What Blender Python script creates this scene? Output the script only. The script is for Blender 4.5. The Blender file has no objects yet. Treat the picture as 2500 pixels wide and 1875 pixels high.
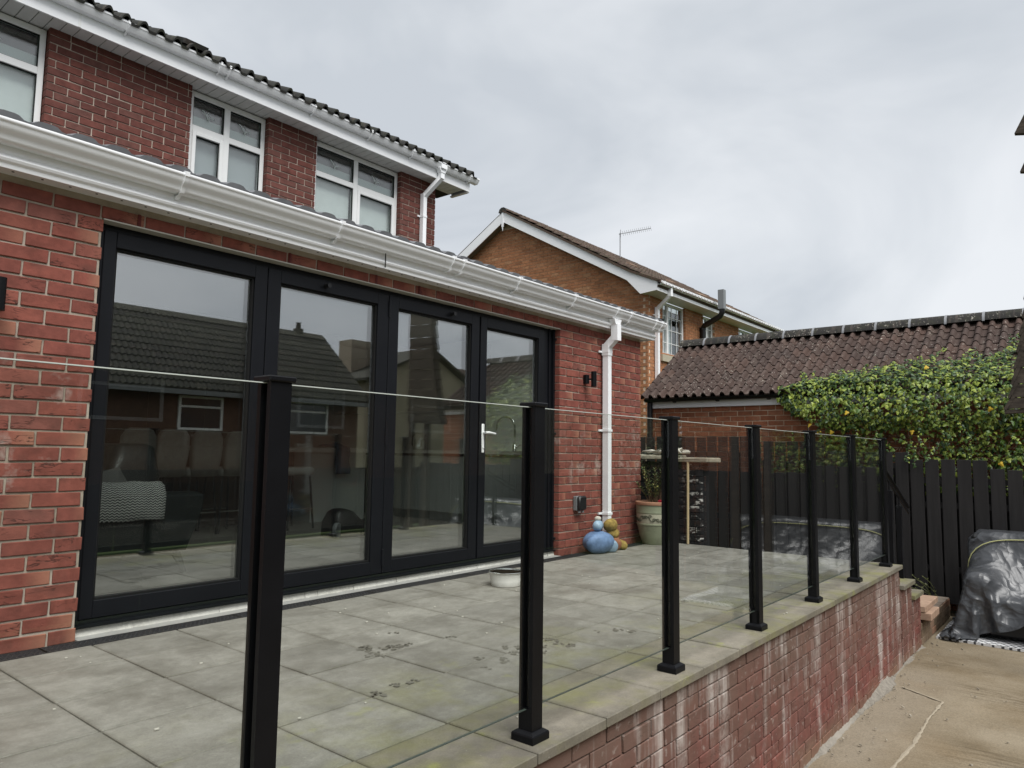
import bpy, math, random
import numpy as np
from mathutils import Vector, Matrix
random.seed(7)
rng = np.random.default_rng(7)
scene = bpy.context.scene
col = scene.collection

# ------------------------------------------------------------------ camera
YAW, PITCH, ROLL = 0.8851, 0.0942, 0.0138
cam_d = bpy.data.cameras.new('camera')
cam_d.sensor_fit = 'HORIZONTAL'
cam_d.sensor_width = 36.0
cam_d.lens = 1762.7 / 2500 * 36
cam_d.clip_start = 0.05
cam_d.clip_end = 2000
cam = bpy.data.objects.new('camera', cam_d)
col.objects.link(cam)
cy_, sy_, cp_, sp_ = math.cos(YAW), math.sin(YAW), math.cos(PITCH), math.sin(PITCH)
fwd = Vector((sy_ * cp_, cy_ * cp_, sp_))
rgt = Vector((cy_, -sy_, 0))
upv = rgt.cross(fwd)
r2 = rgt * math.cos(ROLL) + upv * math.sin(ROLL)
u2 = -rgt * math.sin(ROLL) + upv * math.cos(ROLL)
M = Matrix((r2, u2, -fwd)).transposed().to_4x4()
M.translation = Vector((-5.6532, -4.03, 0.9628))
cam.matrix_world = M
scene.camera = cam

# ------------------------------------------------------------------ sky, sun, exposure
EXPO = 1.45
SUN_EL, SUN_AZ = math.radians(56), math.radians(203)   # azimuth clockwise from +Y
SKY_GAIN = 0.298
world = bpy.data.worlds.new('World')
scene.world = world
world.use_nodes = True
wt = world.node_tree
wt.nodes.clear()
wo = wt.nodes.new('ShaderNodeOutputWorld')
bg = wt.nodes.new('ShaderNodeBackground')
sky = wt.nodes.new('ShaderNodeTexSky')
sky.sky_type = 'NISHITA'
sky.sun_disc = False
sky.sun_elevation = SUN_EL
sky.sun_rotation = SUN_AZ
tc = wt.nodes.new('ShaderNodeTexCoord')
mp = wt.nodes.new('ShaderNodeMapping')
mp.inputs['Scale'].default_value = (1.0, 1.0, 2.2)
mp.inputs['Location'].default_value = (3.1, 1.7, 0.4)
n1 = wt.nodes.new('ShaderNodeTexNoise')
n1.inputs['Scale'].default_value = 2.0
n1.inputs['Detail'].default_value = 5
n1.inputs['Roughness'].default_value = 0.5
n1.inputs['Distortion'].default_value = 0.6
cr = wt.nodes.new('ShaderNodeValToRGB')
cr.color_ramp.elements[0].position = 0.36
cr.color_ramp.elements[0].color = (0.76, 0.81, 0.87, 1)
cr.color_ramp.elements[1].position = 0.64
cr.color_ramp.elements[1].color = (1.08, 1.11, 1.15, 1)
vm = wt.nodes.new('ShaderNodeVectorMath')
vm.operation = 'SCALE'
vm.inputs['Scale'].default_value = SKY_GAIN
sk = wt.nodes.new('ShaderNodeVectorMath')
sk.operation = 'SCALE'
sk.inputs['Scale'].default_value = 0.05
mx = wt.nodes.new('ShaderNodeMix')
mx.data_type = 'RGBA'
mx.inputs[0].default_value = 0.94
L = wt.links.new
L(tc.outputs['Generated'], mp.inputs['Vector'])
L(mp.outputs['Vector'], n1.inputs['Vector'])
L(n1.outputs[0], cr.inputs['Fac'])
L(cr.outputs['Color'], vm.inputs[0])
L(sky.outputs['Color'], sk.inputs[0])
L(sk.outputs[0], mx.inputs[6])
L(vm.outputs[0], mx.inputs[7])
L(mx.outputs[2], bg.inputs['Color'])
L(bg.outputs[0], wo.inputs['Surface'])
sun_d = bpy.data.lights.new('sun', 'SUN')
sun_d.energy = 1.5
sun_d.angle = math.radians(40)
sun_d.color = (1.0, 0.985, 0.96)
sun = bpy.data.objects.new('sun', sun_d)
col.objects.link(sun)
sdir = Vector((math.sin(SUN_AZ) * math.cos(SUN_EL), math.cos(SUN_AZ) * math.cos(SUN_EL), math.sin(SUN_EL)))
sun.rotation_euler = sdir.to_track_quat('Z', 'Y').to_euler()
sun.location = sdir * 30
vs = scene.view_settings
vs.view_transform = 'Standard'
vs.look = 'None'
vs.exposure = EXPO
vs.gamma = 1
vs.use_curve_mapping = False
scene.render.engine = 'CYCLES'
scene.cycles.use_denoising = True
scene.cycles.max_bounces = 9
scene.cycles.transparent_max_bounces = 20
scene.cycles.diffuse_bounces = 4
scene.cycles.glossy_bounces = 4
scene.cycles.caustics_reflective = False
scene.cycles.caustics_refractive = False
scene.cycles.sample_clamp_indirect = 4.0

# ------------------------------------------------------------------ helpers: objects
WL = {}
def tag(o, label=None, cat=None, group=None, kind=None):
    if label: o['label'] = label
    if cat: o['category'] = cat
    if group: o['group'] = group
    if kind: o['kind'] = kind
    return o
def empty(name, loc, label=None, cat=None, group=None, kind=None):
    o = bpy.data.objects.new(name, None)
    o.empty_display_size = 0.1
    o.location = loc
    col.objects.link(o)
    WL[o.name] = Vector(loc)
    return tag(o, label, cat, group, kind)
def put(name, me, loc, parent=None, rz=0.0, scale=None, rot=None):
    o = bpy.data.objects.new(name, me)
    col.objects.link(o)
    p = Vector(loc)
    if parent is not None:
        o.parent = parent
        p = p - WL[parent.name]
    o.location = p
    o.rotation_euler = rot if rot is not None else (0, 0, rz)
    if scale is not None: o.scale = scale
    WL[o.name] = Vector(loc)
    return o
_CB = None
def _cbt():
    global _CB
    if _CB: return _CB
    S = [(a, b, c) for a in (-1, 1) for b in (-1, 1) for c in (-1, 1)]
    ix = {(s, a): i * 3 + a for i, s in enumerate(S) for a in range(3)}
    F = []
    for a in range(3):
        b, c = (a + 1) % 3, (a + 2) % 3
        for sg in (-1, 1):
            q = []
            for (sb, sc) in ((-1, -1), (1, -1), (1, 1), (-1, 1)):
                s = [0, 0, 0]; s[a] = sg; s[b] = sb; s[c] = sc
                q.append(ix[(tuple(s), a)])
            F.append(q)
        for sb in (-1, 1):
            for sc in (-1, 1):
                s0 = [0, 0, 0]; s1 = [0, 0, 0]
                s0[a] = -1; s1[a] = 1
                for s in (s0, s1): s[b] = sb; s[c] = sc
                F.append([ix[(tuple(s0), b)], ix[(tuple(s1), b)], ix[(tuple(s1), c)], ix[(tuple(s0), c)]])
    for s in S: F.append([ix[(s, 0)], ix[(s, 1)], ix[(s, 2)]])
    def pos(i):
        s = np.array(S[i // 3], float); v = s * 0.8; v[i % 3] = s[i % 3]; return v
    P = [pos(i) for i in range(24)]
    G = []
    for f in F:
        n = np.cross(P[f[1]] - P[f[0]], P[f[2]] - P[f[0]])
        m = sum(P[i] for i in f)
        G.append(f if n @ m > 0 else f[::-1])
    _CB = (S, G)
    return _CB
class MB:
    def __init__(s): s.v = []; s.f = []; s.r = []; s.cur = 0.0
    def add(s, vs_, fs_):
        b = len(s.v)
        s.v += [tuple(map(float, p)) for p in vs_]
        s.r += [s.cur] * len(vs_)
        s.f += [[i + b for i in f] for f in fs_]
        return s
    def box(s, x0, x1, y0, y1, z0, z1):
        return s.add([(x, y, z) for x in (x0, x1) for y in (y0, y1) for z in (z0, z1)],
                     [[0, 1, 3, 2], [4, 6, 7, 5], [0, 4, 5, 1], [2, 3, 7, 6], [0, 2, 6, 4], [1, 5, 7, 3]])
    def cbox(s, x0, x1, y0, y1, z0, z1, b=0.004, jit=0.0):
        S, G = _cbt()
        c = ((x0 + x1) / 2, (y0 + y1) / 2, (z0 + z1) / 2)
        h = (abs(x1 - x0) / 2, abs(y1 - y0) / 2, abs(z1 - z0) / 2)
        vv = []
        for sg in S:
            j = [random.uniform(-jit, jit) for _ in range(3)] if jit else (0, 0, 0)
            for a in range(3):
                vv.append([c[k] + sg[k] * (h[k] if k == a else h[k] - min(b, h[k] * .9)) + j[k] for k in range(3)])
        return s.add(vv, G)
    def obox(s, c, ax, ay, az, hx, hy, hz):
        c, ax, ay, az = map(Vector, (c, ax, ay, az))
        vv = [c + ax * (a * hx) + ay * (b * hy) + az * (d * hz) for a in (-1, 1) for b in (-1, 1) for d in (-1, 1)]
        return s.add(vv, [[0, 1, 3, 2], [4, 6, 7, 5], [0, 4, 5, 1], [2, 3, 7, 6], [0, 2, 6, 4], [1, 5, 7, 3]])
    def bar(s, p, q, w, h, up=(0, 0, 1)):
        p, q = Vector(p), Vector(q)
        d = (q - p); ln = d.length; d.normalize()
        up = Vector(up)
        sd = d.cross(up)
        if sd.length < 1e-5: sd = d.cross(Vector((1, 0, 0)))
        sd.normalize()
        return s.obox((p + q) / 2, d, sd, sd.cross(d), ln / 2, w / 2, h / 2)
    def prism(s, prof, x0, x1, axis='X', caps=True):
        n = len(prof)
        def mk(a, t):
            return (t, a[0], a[1]) if axis == 'X' else ((a[0], t, a[1]) if axis == 'Y' else (a[0], a[1], t))
        vv = [mk(a, x0) for a in prof] + [mk(a, x1) for a in prof]
        ff = [[i, (i + 1) % n, n + (i + 1) % n, n + i] for i in range(n)]
        if caps: ff += [list(range(n))[::-1], list(range(n, 2 * n))]
        return s.add(vv, ff)
    def tube(s, pts, r, n=8, caps=True):
        P = [Vector(p) for p in pts]
        rad = r if isinstance(r, (list, tuple)) else [r] * len(P)
        ring = []; prev = None
        for i, p in enumerate(P):
            t = (P[min(i + 1, len(P) - 1)] - P[max(i - 1, 0)]).normalized()
            if prev is None:
                a = t.orthogonal().normalized()
            else:
                a = (prev - t * prev.dot(t))
                a = a.normalized() if a.length > 1e-6 else t.orthogonal().normalized()
            prev = a
            b = t.cross(a)
            ring += [p + (a * math.cos(2 * math.pi * k / n) + b * math.sin(2 * math.pi * k / n)) * rad[i] for k in range(n)]
        ff = []
        for i in range(len(P) - 1):
            for k in range(n):
                ff.append([i * n + k, i * n + (k + 1) % n, (i + 1) * n + (k + 1) % n, (i + 1) * n + k])
        if caps: ff += [list(range(n))[::-1], [(len(P) - 1) * n + k for k in range(n)]]
        return s.add(ring, ff)
    def lathe(s, c, prof, n=24, sx=1, sy=1):
        m = len(prof)
        vv = [(c[0] + r * math.cos(2 * math.pi * k / n) * sx, c[1] + r * math.sin(2 * math.pi * k / n) * sy, c[2] + z) for r, z in prof for k in range(n)]
        ff = [[i * n + k, i * n + (k + 1) % n, (i + 1) * n + (k + 1) % n, (i + 1) * n + k] for i in range(m - 1) for k in range(n)]
        if prof[0][0] > 1e-4: ff.append(list(range(n))[::-1])
        if prof[-1][0] > 1e-4: ff.append([(m - 1) * n + k for k in range(n)])
        return s.add(vv, ff)
    def quad(s, a, b, c, d): return s.add([a, b, c, d], [[0, 1, 2, 3]])
    def mesh(s, name, m, smooth=False, o=(0, 0, 0)):
        me = bpy.data.meshes.new(name)
        ox, oy, oz = o
        me.from_pydata([(x - ox, y - oy, z - oz) for x, y, z in s.v], [], s.f)
        if any(s.r):
            at = me.attributes.new('rnd', 'FLOAT', 'POINT')
            at.data.foreach_set('value', s.r)
        me.materials.append(m)
        if smooth:
            me.shade_smooth()
            if smooth != 'all': me.set_sharp_from_angle(angle=math.radians(40))
        me.update()
        return me
    def build(s, name, m, parent=None, smooth=False, kind=None, loc=None):
        if parent is not None: o = WL[parent.name]
        else:
            a = np.array(s.v)
            o = Vector(loc) if loc is not None else Vector((a[:, 0].mean(), a[:, 1].mean(), a[:, 2].min()))
        ob = put(name, s.mesh(name, m, smooth, o), o, parent)
        if kind: ob['kind'] = kind
        return ob
def arc(c, r, a0, a1, n):
    return [(c[0] + r * math.cos(a0 + (a1 - a0) * i / n), c[1] + r * math.sin(a0 + (a1 - a0) * i / n)) for i in range(n + 1)]

# ------------------------------------------------------------------ helpers: materials
def nd(nt, typ, **kw):
    n = nt.nodes.new(typ)
    for k, v in kw.items():
        k2 = k.replace('_', ' ')
        if k in n.inputs or k2 in n.inputs:
            i = n.inputs[k] if k in n.inputs else n.inputs[k2]
            if isinstance(v, bpy.types.NodeSocket): nt.links.new(v, i)
            else: i.default_value = v
        else: setattr(n, k, v)
    return n
class MT:
    def __init__(s, name, rough=0.6, spec=0.3, metal=0.0):
        s.m = bpy.data.materials.new(name)
        s.m.use_nodes = True
        s.nt = s.m.node_tree
        s.b = s.nt.nodes['Principled BSDF']
        s.b.inputs['Roughness'].default_value = rough
        s.b.inputs['Specular IOR Level'].default_value = spec
        s.b.inputs['Metallic'].default_value = metal
        s._tc = None
    def n(s, typ, **kw): return nd(s.nt, typ, **kw)
    @property
    def tc(s):
        if not s._tc: s._tc = s.n('ShaderNodeTexCoord')
        return s._tc
    def pos(s): return s.n('ShaderNodeNewGeometry').outputs['Position']
    def rnd(s):
        a = s.n('ShaderNodeObjectInfo').outputs['Random']
        b = s.n('ShaderNodeAttribute', attribute_name='rnd').outputs['Fac']
        return s.math('FRACT', s.math('ADD', a, b))
    def math(s, op, a, b=None, c=None):
        n = s.n('ShaderNodeMath', operation=op)
        for i, v in enumerate((a, b, c)):
            if v is None: continue
            if isinstance(v, bpy.types.NodeSocket): s.nt.links.new(v, n.inputs[i])
            else: n.inputs[i].default_value = v
        return n.outputs[0]
    def vmath(s, op, a, b=None):
        n = s.n('ShaderNodeVectorMath', operation=op)
        for i, v in enumerate((a, b)):
            if v is None: continue
            if isinstance(v, bpy.types.NodeSocket): s.nt.links.new(v, n.inputs[i])
            elif op == 'SCALE' and i == 1: n.inputs['Scale'].default_value = v
            else: n.inputs[i].default_value = v
        return n.outputs[0]
    def mapping(s, v, scale=(1, 1, 1), loc=(0, 0, 0), rot=(0, 0, 0)):
        return s.n('ShaderNodeMapping', Vector=v, Scale=scale, Location=loc, Rotation=rot).outputs[0]
    def noise(s, v, scale, detail=3, rough=0.55, dist=0.0):
        return s.n('ShaderNodeTexNoise', Vector=v, Scale=scale, Detail=detail, Roughness=rough, Distortion=dist).outputs[0]
    def vor(s, v, scale, feature='F1'):
        n = s.n('ShaderNodeTexVoronoi', Vector=v, Scale=scale)
        n.feature = feature
        return n.outputs['Distance']
    def ramp(s, f, stops, interp='LINEAR'):
        n = s.n('ShaderNodeValToRGB', Fac=f)
        cr = n.color_ramp
        cr.interpolation = interp
        while len(cr.elements) < len(stops): cr.elements.new(0.5)
        for e, (p, c) in zip(cr.elements, stops):
            e.position = p
            e.color = (*c, 1) if isinstance(c, tuple) else (c, c, c, 1)
        return n.outputs['Color']
    def step(s, f, a, b):
        n = s.n('ShaderNodeMapRange', Value=f)
        n.inputs['From Min'].default_value = a
        n.inputs['From Max'].default_value = b
        return n.outputs[0]
    def mix(s, f, a, b, mode='MIX'):
        n = s.n('ShaderNodeMix', data_type='RGBA', blend_type=mode)
        for i, v in ((0, f), (6, a), (7, b)):
            if isinstance(v, bpy.types.NodeSocket): s.nt.links.new(v, n.inputs[i])
            elif i == 0: n.inputs[0].default_value = v
            else: n.inputs[i].default_value = (*v, 1)
        return n.outputs[2]
    def col(s, c):
        if isinstance(c, bpy.types.NodeSocket): s.nt.links.new(c, s.b.inputs['Base Color'])
        else: s.b.inputs['Base Color'].default_value = (*c, 1)
        return s
    def rough(s, v):
        s.nt.links.new(v, s.b.inputs['Roughness']); return s
    def bump(s, h, strength=0.3, dist=0.01):
        n = s.n('ShaderNodeBump', Height=h, Strength=strength, Distance=dist)
        s.nt.links.new(n.outputs[0], s.b.inputs['Normal'])
        return s
def shift(t, v, r, k=37.0):
    c = t.n('ShaderNodeCombineXYZ')
    for i, f in enumerate((k, k * 1.7, k * .6)):
        t.nt.links.new(t.math('MULTIPLY', r, f), c.inputs[i])
    return t.vmath('ADD', v, c.outputs[0])
# ------------------------------------------------------------------ materials
def brick_mat(name, stops, crease=0.6, pale=0.0, bloom=None, rough=0.85, grime=None):
    t = MT(name, rough, 0.25)
    r = t.rnd()
    v = shift(t, t.tc.outputs['Object'], r)
    c = t.ramp(r, stops)
    n = t.noise(v, 14, 4, 0.6)
    c = t.mix(0.85, c, t.ramp(n, [(0.25, 0.62), (0.75, 1.28)]), 'MULTIPLY')
    n2 = t.noise(t.mapping(v, (5, 1, 9)), 1, 2)
    c = t.mix(t.step(n2, 0.55, 0.8), c, t.mix(0.5, c, (0.10, 0.05, 0.04)))
    if pale:
        g = t.n('ShaderNodeSeparateXYZ', Vector=t.tc.outputs['Generated']).outputs[0]
        e = t.math('MULTIPLY', t.step(g, 0.45, 0.95), t.step(t.math('FRACT', t.math('MULTIPLY', r, 7.31)), 0.62, 0.7))
        c = t.mix(t.math('MULTIPLY', e, pale), c, (0.50, 0.27, 0.17))
    w = t.math('ABSOLUTE', t.math('SUBTRACT', t.noise(t.mapping(v, (5.5, 3, 24)), 1, 3, 0.6, 0.3), 0.5))
    on = t.step(t.math('FRACT', t.math('MULTIPLY', r, 13.7)), 0.35, 0.5)
    cz = t.math('MULTIPLY', t.math('SUBTRACT', 1, t.step(w, 0.004, 0.022)), t.math('MULTIPLY', on, t.step(t.noise(v, 9, 1), 0.46, 0.56)))
    c = t.mix(t.math('MULTIPLY', cz, crease), c, (0.045, 0.02, 0.016))
    if bloom:
        p = t.pos()
        b = t.step(t.noise(p, bloom[0], 5, 0.65), bloom[1], bloom[1] + 0.12)
        z = t.n('ShaderNodeSeparateXYZ', Vector=p).outputs[2]
        zz = t.math('MULTIPLY', t.step(z, bloom[2], bloom[2] + 0.25), t.math('SUBTRACT', 1, t.step(z, bloom[3] - 0.15, bloom[3])))
        c = t.mix(t.math('MULTIPLY', t.math('MULTIPLY', b, zz), 0.55), c, (0.50, 0.45, 0.40))
    if grime: c = grime(t, c)
    t.col(c)
    h = t.math('SUBTRACT', t.noise(v, 60, 3), t.math('MULTIPLY', cz, 1.5))
    t.bump(h, 0.35, 0.004)
    return t.m
def retaining_grime(t, c):
    p = t.pos()
    z = t.n('ShaderNodeSeparateXYZ', Vector=p).outputs[2]
    s1 = t.noise(t.mapping(p, (7, 7, 0.55)), 1, 4, 0.6)
    s2 = t.math('ADD', t.math('MULTIPLY', t.noise(t.mapping(p, (6.5, 6.5, 0.35), (5, 3, 0)), 1, 4, 0.7), .75), t.math('MULTIPLY', t.noise(t.mapping(p, (2.2, 2.2, 2.6)), 1, 3), .25))
    top = t.step(t.math('ADD', z, t.math('MULTIPLY', t.noise(t.mapping(p, (5, 5, .8)), 1, 3), 0.55)), -0.42, 0.16)
    c = t.mix(t.math('MULTIPLY', top, 0.62), c, (0.115, 0.09, 0.068))
    c = t.mix(t.math('MULTIPLY', t.step(s1, 0.50, 0.70), 0.45), c, (0.13, 0.075, 0.055))
    c = t.mix(t.math('MULTIPLY', t.step(t.noise(p, 1.7, 4, .65), .45, .65), .38), c, (0.125, 0.088, 0.068))
    low = t.step(t.math('ADD', z, t.math('MULTIPLY', t.noise(p, 4, 4), 0.4)), -0.52, -0.72)
    c = t.mix(t.math('MULTIPLY', low, 0.6), c, (0.24, 0.165, 0.105))
    c = t.mix(t.math('MULTIPLY', t.math('MULTIPLY', t.step(t.math('ADD', s2, t.math('MULTIPLY', z, .05)), 0.50, 0.62), t.step(t.noise(p, 2.6, 5, .75), .38, .58)), 0.75), c, (0.50, 0.46, 0.42))
    c = t.mix(t.math('MULTIPLY', t.step(t.noise(p, 26, 3), 0.60, 0.75), 0.35), c, (0.5, 0.45, 0.4))
    return c
RED = [(0, (0.195, 0.062, 0.047)), (0.3, (0.215, 0.067, 0.050)), (0.6, (0.228, 0.071, 0.052)), (0.85, (0.245, 0.080, 0.058)), (1, (0.20, 0.075, 0.059))]
M_BRICK = brick_mat('red_brick', RED, 0.8, 0.35, (3.2, 0.56, 0.5, 1.45))
M_BRICK_UP = brick_mat('old_red_brick', [(0, (0.115, 0.043, 0.035)), (0.5, (0.155, 0.054, 0.042)), (1, (0.135, 0.058, 0.047))], 0.3)
M_BRICK_RET = brick_mat('weathered_red_brick', [(0, (0.15, 0.056, 0.046)), (0.5, (0.195, 0.066, 0.053)), (0.8, (0.16, 0.072, 0.057)), (1, (0.215, 0.077, 0.06))], 0.5, grime=retaining_grime)
M_BRICK_OR = brick_mat('orange_brick', [(0, (0.25, 0.094, 0.048)), (0.5, (0.325, 0.128, 0.068)), (0.8, (0.29, 0.105, 0.052)), (1, (0.36, 0.16, 0.09))], 0.2, 0.3)
M_BRICK_NB = brick_mat('brown_orange_brick', [(0, (0.31, 0.14, 0.066)), (0.5, (0.42, 0.195, 0.095)), (0.8, (0.36, 0.155, 0.074)), (1, (0.45, 0.24, 0.125))], 0.05)
def black_flake(t, c):
    p = t.pos()
    f = t.step(t.noise(t.mapping(p, (6, 9, 22)), 1, 4, 0.7), 0.57, 0.62)
    y = t.n('ShaderNodeSeparateXYZ', Vector=p).outputs[1]
    return t.mix(t.math('MULTIPLY', f, t.step(y, -0.38, -0.58)), c, (0.55, 0.53, 0.50))
M_BRICK_BLK = brick_mat('black_painted_brick', [(0, (0.010, 0.010, 0.011)), (1, (0.017, 0.017, 0.019))], 0.3, rough=0.55, grime=black_flake)
def mortar_mat(name, c, v=0.3, sc=30, stain=None):
    t = MT(name, 0.95, 0.1)
    n = t.noise(t.pos(), sc, 4, 0.65)
    n2 = t.noise(t.pos(), 2.2, 3)
    k = t.mix(0.9, c, t.ramp(n, [(0.2, 1 - v), (0.8, 1 + v)]), 'MULTIPLY')
    if stain: k = t.mix(t.math('MULTIPLY', t.step(n2, 0.42, 0.62), 0.8), k, stain)
    t.col(k).bump(n, 0.5, 0.004)
    return t.m
M_MORT = mortar_mat('buff_mortar', (0.33, 0.28, 0.225), stain=(0.46, 0.40, 0.34))
M_MORT_UP = mortar_mat('pale_mortar', (0.44, 0.37, 0.31))
M_MORT_RET = mortar_mat('dirty_mortar', (0.15, 0.115, 0.09), 0.4, 20, stain=(0.33, 0.28, 0.23))
M_MORT_OR = mortar_mat('sand_mortar', (0.60, 0.48, 0.36))
M_MORT_BLK = mortar_mat('black_mortar', (0.018, 0.018, 0.019))
M_CEMENT = mortar_mat('cement_fillet', (0.21, 0.19, 0.16), 0.55, 30, stain=(0.30, 0.275, 0.235))
M_RENDER = mortar_mat('white_render', (0.62, 0.60, 0.55), 0.35, 55, stain=(0.72, 0.70, 0.66))

def plain(name, c, rough=0.5, spec=0.4, metal=0.0, var=0.0, sc=8, bump=0.0, bs=60, obj=False):
    t = MT(name, rough, spec, metal)
    if var:
        v = t.tc.outputs['Object'] if obj else t.pos()
        n = t.noise(v, sc, 4, 0.6)
        t.col(t.mix(1, c, t.ramp(n, [(0.25, 1 - var), (0.75, 1 + var)]), 'MULTIPLY'))
    else: t.col(c)
    if bump: t.bump(t.noise(t.pos(), bs, 3), bump, 0.004)
    return t.m
def pvc_mat():
    t = MT('white_pvc', 0.32, 0.45)
    p = t.pos()
    d = t.step(t.noise(t.mapping(p, (1.2, 1.2, 4)), 3, 5, 0.65), 0.50, 0.85)
    c = t.mix(t.math('MULTIPLY', d, 0.18), (0.86, 0.87, 0.885), (0.60, 0.60, 0.57))
    t.col(c)
    return t.m
M_PVC = pvc_mat()
M_PVC2 = plain('white_pvc_window', (0.78, 0.785, 0.775), 0.35, 0.45, var=0.06, sc=3)
M_SOFFIT = plain('soffit_pvc', (0.66, 0.66, 0.645), 0.45, 0.3, var=0.10, sc=4)
M_SOFFIT_BR = plain('timber_soffit', (0.20, 0.165, 0.14), 0.7, 0.2, var=0.2, sc=6)
M_DARKHOLE = plain('dark_gap', (0.008, 0.008, 0.008), 0.9, 0.05)
M_ALU = plain('anthracite_aluminium', (0.0065, 0.0072, 0.0095), 0.42, 0.22, var=0.18, sc=2.5)
M_BLACK = plain('black_powder_coat', (0.0042, 0.0044, 0.0054), 0.42, 0.18, var=0.25, sc=6, bump=0.06, bs=180)
M_BLACKPL = plain('black_plastic', (0.012, 0.012, 0.013), 0.42, 0.4)
M_GRATE = plain('grate_plastic', (0.020, 0.022, 0.027), 0.5, 0.35)
M_GREYPL = plain('grey_plastic', (0.19, 0.20, 0.205), 0.5, 0.35)
M_STEEL = plain('brushed_steel', (0.62, 0.62, 0.60), 0.22, 0.5, 1.0)
M_WHITE = plain('white_enamel', (0.74, 0.73, 0.69), 0.38, 0.4, var=0.08, sc=25)
M_LEAD = plain('lead_strip', (0.22, 0.225, 0.235), 0.5, 0.4, var=0.15, sc=20)
M_RUBBER = plain('rubber_seal', (0.01, 0.01, 0.01), 0.7, 0.2)
def roof_mat(name, stops, lichen, lc=(0.5, 0.47, 0.40), moss=0.0):
    t = MT(name, 0.82, 0.25)
    r = t.rnd()
    c = t.ramp(r, stops)
    p = t.pos()
    c = t.mix(0.8, c, t.ramp(t.noise(p, 9, 4, 0.65), [(0.25, 0.78), (0.75, 1.2)]), 'MULTIPLY')
    c = t.mix(t.math('MULTIPLY', t.step(t.noise(t.mapping(p, (3, 14, 3)), 1, 3), 0.55, 0.75), 0.35), c, (0.19, 0.15, 0.125))
    if lichen:
        l = t.step(t.noise(p, 34, 3, 0.7), lichen, lichen + 0.05)
        l = t.math('MULTIPLY', l, t.step(t.noise(p, 3.1, 3), 0.40, 0.58))
        c = t.mix(t.math('MULTIPLY', l, 0.85), c, lc)
    if moss:
        c = t.mix(t.math('MULTIPLY', t.step(t.noise(p, 13, 4, 0.7), 0.5, 0.62), moss), c, (0.055, 0.06, 0.03))
    t.col(c).bump(t.noise(p, 70, 3), 0.4, 0.004)
    return t.m
M_TILE_G = roof_mat('brown_roof_tile', [(0, (0.050, 0.034, 0.029)), (0.5, (0.062, 0.041, 0.034)), (0.8, (0.078, 0.048, 0.038)), (1, (0.056, 0.040, 0.035))], 0.62)
M_TILE_RIDGE = roof_mat('dark_ridge_tile', [(0, (0.022, 0.021, 0.020)), (1, (0.034, 0.031, 0.028))], 0.60, moss=0.25)
M_TILE_MAIN = roof_mat('dark_roof_tile', [(0, (0.026, 0.027, 0.025)), (1, (0.042, 0.041, 0.038))], 0.68, moss=0.35)
M_TILE_EXT = plain('grey_roof_tile', (0.14, 0.144, 0.152), 0.6, 0.3, var=0.18, sc=11)
M_TILE_NB = roof_mat('rusty_roof_tile', [(0, (0.062, 0.042, 0.033)), (1, (0.092, 0.060, 0.045))], 0.64, moss=0.5)
M_TILE_OPP = roof_mat('mossy_grey_roof_tile', [(0, (0.028, 0.029, 0.025)), (1, (0.040, 0.040, 0.033))], 0, moss=0.5)
def slab_mat(name, tint, coping=False):
    t = MT(name, 0.62, 0.32)
    r = t.rnd()
    p = t.pos()
    v = shift(t, t.tc.outputs['Object'], r, 21)
    n = t.noise(t.mapping(v, (1.0, 1.5, 1)), 5.5, 8, 0.7, 0.3)
    c = t.mix(t.step(n, 0.3, 0.7), tint[0], tint[1])
    c = t.mix(0.6, c, t.ramp(r, [(0, 0.76), (0.5, 1.0), (1, 1.2)]), 'MULTIPLY')
    c = t.mix(0.7, c, t.ramp(t.noise(v, 38, 4, 0.7), [(0.3, 0.84), (0.7, 1.12)]), 'MULTIPLY')
    c = t.mix(t.math('MULTIPLY', t.step(t.noise(p, 2.3, 6, 0.72), 0.46, 0.64), 0.62), c, (0.105, 0.097, 0.08))
    y = t.n('ShaderNodeSeparateXYZ', Vector=p).outputs[1]
    gy = t.step(y, -1.35, -2.2)
    g = t.math('MULTIPLY', t.step(t.noise(p, 2.1, 4, 0.62), 0.48, 0.68), gy)
    c = t.mix(t.math('MULTIPLY', g, 0.75), c, (0.205, 0.20, 0.07))
    g2 = t.math('MULTIPLY', t.step(t.noise(p, 5.2, 3, 0.7), 0.60, 0.70), gy)
    c = t.mix(t.math('MULTIPLY', g2, 0.55), c, (0.27, 0.28, 0.08))
    gg = t.n('ShaderNodeSeparateXYZ', Vector=t.tc.outputs['Generated'])
    ed = [t.math('MINIMUM', q, t.math('SUBTRACT', 1, q)) for q in (gg.outputs[0], gg.outputs[1])]
    em = t.math('SUBTRACT', t.math('MINIMUM', ed[0], ed[1]), t.math('MULTIPLY', t.noise(p, 9, 4, .7), .11))
    c = t.mix(t.math('MULTIPLY', t.math('SUBTRACT', 1, t.step(em, -.06, .0)), 0.3), c, (0.085, 0.08, 0.058))
    c = t.mix(0.8, c, t.ramp(t.noise(p, 160, 3, .8), [(.3, .8), (.7, 1.2)]), 'MULTIPLY')
    sp = t.step(t.noise(p, 75, 2), 0.73, 0.76)
    c = t.mix(t.math('MULTIPLY', sp, 0.5), c, (0.55, 0.53, 0.48))
    t.col(c)
    t.rough(t.ramp(t.noise(p, 3, 3), [(0.3, 0.46), (0.7, 0.72)]))
    t.bump(t.noise(v, 55, 4, 0.7), 0.22, 0.004)
    return t.m
M_SLAB = slab_mat('stone_paving', ((0.18, 0.171, 0.148), (0.30, 0.288, 0.256)))
M_COPE = slab_mat('stone_coping', ((0.17, 0.152, 0.116), (0.26, 0.236, 0.187)))
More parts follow.
